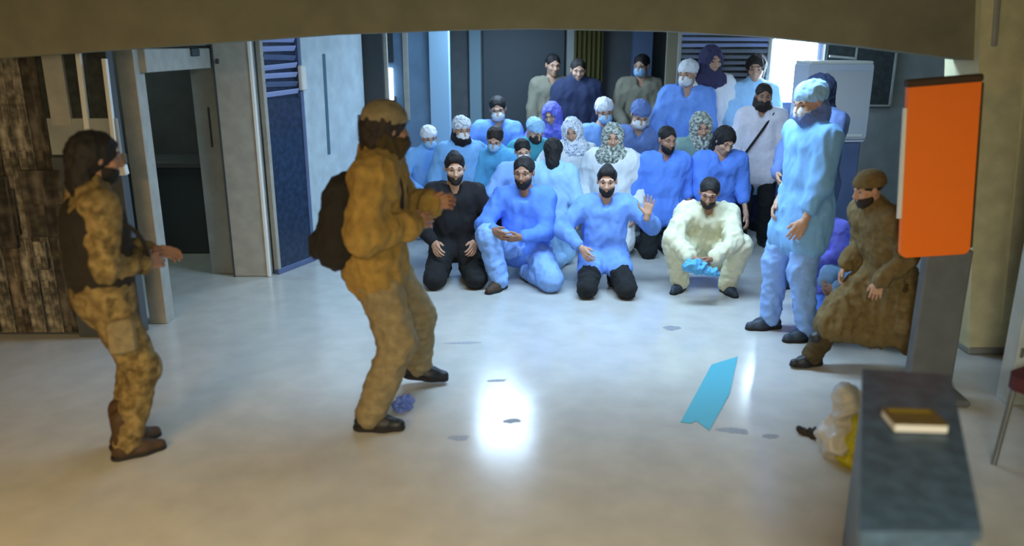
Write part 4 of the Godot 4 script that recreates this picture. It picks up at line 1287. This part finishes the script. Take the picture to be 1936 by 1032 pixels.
func build_front_row() -> void:
	var g := "people kneeling on the floor"
	person("man in black shirt and black trousers kneeling beside the walking soldier", "rest", Vector3(-0.49, 0.99, -6.78), 4, {"cell": 0.017, "trousers": M.black_trouser, "baggy": 0.018, "top": M.black_cloth, "top_name": "shirt", "cut": {"neck": 1.0, "hem": 0.25, "grow": 0.02, "reach": 1.9}, "shoes": M.shoe_black, "head": [["flat_hair", M.hair], ["beard", M.hair_brown]]}, g)
	person("bearded man in blue scrubs crouching low with pale gown over his raised knee", "crouch", Vector3(0.1, 0.97, -6.68), -6, {"cell": 0.017, "skin": M.skin_dark, "trousers": M.scrub_light, "baggy": 0.03, "top": M.scrub_deep, "cut": {"neck": 1.0, "hem": 0.2, "grow": 0.022, "reach": 1.85}, "shoes": M.boot_brown, "head": [["hair", M.hair], ["beard", M.hair]]}, g)
	var t := person("bearded man in blue scrubs and black trousers kneeling with one hand raised", "raised", Vector3(0.785, 0.925, -6.5), -2, {"cell": 0.015, "trousers": M.black_trouser, "baggy": 0.014, "top": M.scrub, "cut": {"neck": 1.0, "hem": 0.42, "grow": 0.024, "reach": 1.75, "low": 0.04}, "shoes": M.shoe_black, "head": [["flat_hair", M.hair], ["beard", M.hair]]}, g)
	var J: Dictionary = poses.raised
	t = person("man in cream tunic squatting bent forward on both feet, nearest of the crowd", "squat", Vector3(1.59, 0.86, -6.32), -10, {"cell": 0.015, "skin": M.skin_dark, "trousers": M.cream_cloth, "baggy": 0.035, "top": M.cream_cloth, "top_name": "tunic", "cut": {"neck": 1.0, "hem": 0.75, "grow": 0.03, "reach": 1.9, "fold": 0.02}, "shoes": M.shoe_grey, "head": [["hair", M.hair], ["beard", M.hair_brown]]}, g)
	J = poses.squat
	var bc := put("blue_cloth", join([[Sdf.new().ell(J.wrR + Vector3(0.03, -0.05, 0.08), Vector3(0.09, 0.05, 0.05)).cap(J.wrR + Vector3(-0.02, -0.06, 0.08), J.wrL + Vector3(0.02, -0.1, 0.07), 0.035, 0.03, 0.03).build(0.01, 0.025, 12.0, 3), Transform3D.IDENTITY]]), M.cyan)
	bc.transform = t.transform
	tag(bc, "crumpled light blue cloth held between the hands of the squatting cream tunic man", "cloth")
	person("broad man in blue scrubs and black trousers kneeling behind the raised hand", "upright", Vector3(1.46, 1.15, -7.5), 6, {"trousers": M.black_trouser, "baggy": 0.016, "top": M.scrub_deep, "cut": {"neck": 1.0, "hem": 0.12, "grow": 0.03, "reach": 1.3, "low": 0.08}, "shoes": M.shoe_black, "skin": M.skin_dark, "head": [["hair", M.hair], ["beard", M.hair]]}, g)
	person("dark haired man in bright blue scrubs kneeling behind the cream tunic", "bowed", Vector3(2.0, 1.14, -7.5), 14, {"trousers": M.scrub_deep, "top": M.scrub_deep, "cut": {"neck": 1.0, "hem": 0.5, "grow": 0.03, "reach": 1.4, "low": 0.08}, "shoes": M.shoe_black, "head": [["long_hair", M.hair]]}, g)


func build_crowd() -> void:
	var g := "people kneeling on the floor"
	# kneeling rows behind
	person("figure in white cap and light blue gown kneeling right behind the walking soldier", "folded", Vector3(-0.86, 1.08, -8.3), 20, {"trousers": M.gown, "top": M.gown, "top_name": "gown", "cut": {"hem": 0.8, "grow": 0.03, "skirt": true}, "shoes": M.shoe_black, "head": [["cap", M.white_cloth], ["mask", M.gown_pale]]}, g)
	person("figure with white cap and dark neck scarf in pale blue gown behind black shirt", "upright", Vector3(-0.5, 1.19, -8.0), 10, {"trousers": M.gown, "top": M.gown, "top_name": "gown", "cut": {"hem": 0.8, "grow": 0.03, "skirt": true}, "shoes": M.shoe_black, "head": [["cap", M.white_print], ["mask", M.white_cloth], ["neck_scarf", M.hair]]}, g)
	person("figure in blue scrubs and white face mask, highest of the left rows", "folded", Vector3(-0.16, 1.31, -9.15), 0, {"trousers": M.navy, "top": M.scrub, "cut": {"neck": 1.0, "hem": 0.3, "grow": 0.025}, "shoes": M.shoe_black, "head": [["hair", M.hair], ["mask", M.white_cloth]]}, g)
	person("dark haired figure in sky blue scrubs between black shirt and bearded croucher", "bowed", Vector3(-0.17, 1.11, -7.9), -12, {"trousers": M.cyan, "top": M.cyan, "cut": {"hem": 0.5, "grow": 0.025}, "shoes": M.shoe_black, "head": [["hair", M.hair_brown], ["mask", M.gown_pale]]}, g)
	person("figure in teal gown and pale cap right behind the bearded croucher", "bowed", Vector3(0.24, 1.14, -8.35), 30, {"trousers": M.teal, "top": M.teal, "top_name": "gown", "cut": {"hem": 0.7, "grow": 0.04, "skirt": true}, "shoes": M.shoe_black, "head": [["cap", M.gown_pale], ["mask", M.hair_brown]]}, g)
	person("figure in purple headscarf kneeling in front of the navy jacket", "folded", Vector3(0.45, 1.25, -9.1), -20, {"trousers": M.purple, "top": M.purple, "top_name": "tunic", "cut": {"neck": 1.0, "hem": 0.6, "grow": 0.03}, "shoes": M.shoe_black, "head": [["scarf", M.purple]]}, g)
	person("figure turned away with dark hair and white coat behind the bearded croucher", "upright", Vector3(0.38, 1.07, -7.35), 165, {"trousers": M.gown_pale, "top": M.gown_pale, "top_name": "coat", "cut": {"hem": 0.9, "grow": 0.03, "skirt": true}, "shoes": M.shoe_black, "head": [["long_hair", M.hair]]}, g)
	person("figure in white printed headscarf and white coat behind the raised hand man", "folded", Vector3(0.6, 1.18, -8.0), -8, {"trousers": M.coat, "top": M.coat, "top_name": "coat", "cut": {"hem": 0.8, "grow": 0.03, "skirt": true}, "shoes": M.shoe_black, "head": [["scarf", M.white_print]]}, g)
	person("figure in large mottled grey headscarf and white coat kneeling in the middle", "upright", Vector3(0.95, 1.17, -7.55), -14, {"trousers": M.coat, "top": M.coat, "top_name": "coat", "cut": {"hem": 0.8, "grow": 0.035, "skirt": true}, "shoes": M.shoe_black, "head": [["scarf", M.mottled]]}, g)
	person("figure in lilac blue scrubs with grey cap beneath the beige shirt", "bowed", Vector3(1.36, 1.29, -8.55), 0, {"trousers": M.scrub_grey, "top": M.scrub_grey, "cut": {"neck": 1.0, "hem": 0.3, "grow": 0.03}, "shoes": M.shoe_black, "head": [["cap", M.scrub_grey], ["mask", M.white_cloth]]}, g)
	person("masked figure with small white cap in front of the navy jacket, right side", "folded", Vector3(1.02, 1.3, -8.9), 8, {"trousers": M.green_grey, "top": M.scrub_light, "cut": {"neck": 1.0, "hem": 0.3, "grow": 0.02}, "shoes": M.shoe_black, "head": [["cap", M.white_cloth], ["mask", M.gown_pale]]}, g)
	person("figure in mottled grey headscarf and grey green gown beside bright blue scrubs", "folded", Vector3(1.88, 1.23, -7.97), 5, {"trousers": M.green_grey, "top": M.green_grey, "top_name": "gown", "cut": {"hem": 0.8, "grow": 0.03, "skirt": true}, "shoes": M.shoe_black, "head": [["scarf", M.mottled]]}, g)
	person("figure in pale blue scrubs kneeling between teal gown and white coat", "folded", Vector3(0.1, 1.05, -7.45), 8, {"trousers": M.gown_pale, "top": M.scrub_light, "cut": {"neck": 1.0, "hem": 0.5, "grow": 0.025}, "shoes": M.shoe_black, "head": [["hair", M.hair], ["mask", M.white_cloth]]}, g)
	# standing at the back
	var s := "people standing at the back"
	person("standing person in beige shirt before the dark double door, left of navy jacket", "stand", Vector3(0.52, 1.76, -10.4), 10, {"trousers": M.navy, "top": M.beige, "top_name": "shirt", "cut": {"neck": 1.0, "hem": 0.2, "grow": 0.02}, "shoes": M.shoe_black, "head": [["hair", M.hair]]}, s)
	person("broad standing person in navy jacket before the olive curtain", "stand", Vector3(0.8, 1.71, -9.9), -4, {"trousers": M.navy, "top": M.navy, "top_name": "jacket", "cut": {"hem": 0.5, "grow": 0.06, "skirt": true}, "shoes": M.shoe_black, "head": [["hair", M.hair_brown]]}, s)
	person("standing person in grey beige shirt with face mask, right of navy jacket", "stand_side", Vector3(1.58, 1.76, -10.0), -10, {"trousers": M.navy, "top": M.beige, "top_name": "shirt", "cut": {"neck": 1.0, "hem": 0.2, "grow": 0.03}, "shoes": M.shoe_black, "head": [["hair", M.hair], ["mask", M.gown_pale]]}, s)
	person("standing figure in bright blue scrubs and white cap before the slatted blind", "stand_side", Vector3(1.845, 1.715, -8.58), -18, {"trousers": M.scrub_deep, "top": M.scrub, "cut": {"neck": 1.0, "hem": 0.4, "grow": 0.04}, "shoes": M.shoe_black, "head": [["cap", M.white_cloth], ["mask", M.white_cloth]]}, s)
	person("standing woman in dark purple headscarf and white coat before the slatted blind", "stand", Vector3(2.11, 1.85, -8.67), 10, {"trousers": M.coat, "top": M.white_cloth, "top_name": "coat", "cut": {"hem": 1.0, "grow": 0.03, "skirt": true}, "shoes": M.shoe_black, "head": [["scarf", mat(Color(0.2, 0.2, 0.33), 0.9)]]}, s)
	person("dark haired standing person in pale coat, left of the lit panel", "stand_side", Vector3(2.6, 1.77, -8.72), 0, {"trousers": M.navy, "top": M.gown_pale, "top_name": "coat", "cut": {"hem": 1.0, "grow": 0.02, "skirt": true}, "shoes": M.shoe_black, "head": [["long_hair", M.hair_brown]]}, s)
	var t := person("man in lilac white coat with black shoulder strap and black trousers standing", "stand", Vector3(2.5, 1.52, -8.05), -14, {"skin": M.skin_dark, "trousers": M.black_trouser, "baggy": 0.014, "top": M.coat_lilac, "top_name": "coat", "cut": {"neck": 1.0, "hem": 0.35, "grow": 0.03, "skirt": true, "low": 0.06}, "shoes": M.shoe_black, "head": [["hair", M.hair_brown], ["beard", M.hair_brown], ["neck_scarf", M.hair_brown]]}, s)
	strap(t, "shoulder_strap", [Vector3(0.16, 1.44, -0.12), Vector3(0.14, 1.46, 0.06), Vector3(0.0, 1.25, 0.165), Vector3(-0.14, 1.02, 0.16), Vector3(-0.2, 0.88, 0.06)], 0.013, M.hair)
	# the gowned man on the right and the people beside him
	person("tall man in light blue surgical gown, cap and mask standing on the right", "gown", Vector3(1.97, 1.64, -5.36), -76, {"cell": 0.015, "trousers": M.scrub_light, "baggy": 0.02, "top": M.gown, "top_name": "gown", "cut": {"hem": 0.55, "grow": 0.024, "reach": 1.6, "skirt": true, "low": 0.06}, "shoes": M.shoe_grey, "head": [["cap", M.gown_pale], ["mask", M.white_print], ["neck_scarf", M.scrub_grey]]}, s)
	person("standing person in blue scrubs with dark headscarf half hidden by the gowned man", "stand_side", Vector3(2.41, 1.65, -6.4), -70, {"trousers": M.scrub, "top": M.scrub_grey, "cut": {"neck": 1.0, "hem": 0.5, "grow": 0.03}, "shoes": M.shoe_grey, "head": [["scarf", M.navy]]}, s)
	person("figure in purple blue scrubs kneeling behind the gowned man's legs", "folded", Vector3(2.29, 0.86, -5.75), -50, {"trousers": M.scrub_deep, "top": M.purple, "cut": {"hem": 0.4, "grow": 0.03}, "shoes": M.shoe_black, "head": [["hair", M.hair]]}, g)
	person("figure in pale grey gown squatting between gowned man and brown coat", "squat", Vector3(2.5, 0.8, -5.45), -80, {"trousers": M.green_grey, "top": M.gown_pale, "top_name": "gown", "cut": {"hem": 0.9, "grow": 0.03, "skirt": true}, "shoes": M.shoe_black, "head": [["scarf", M.white_cloth]]}, g)
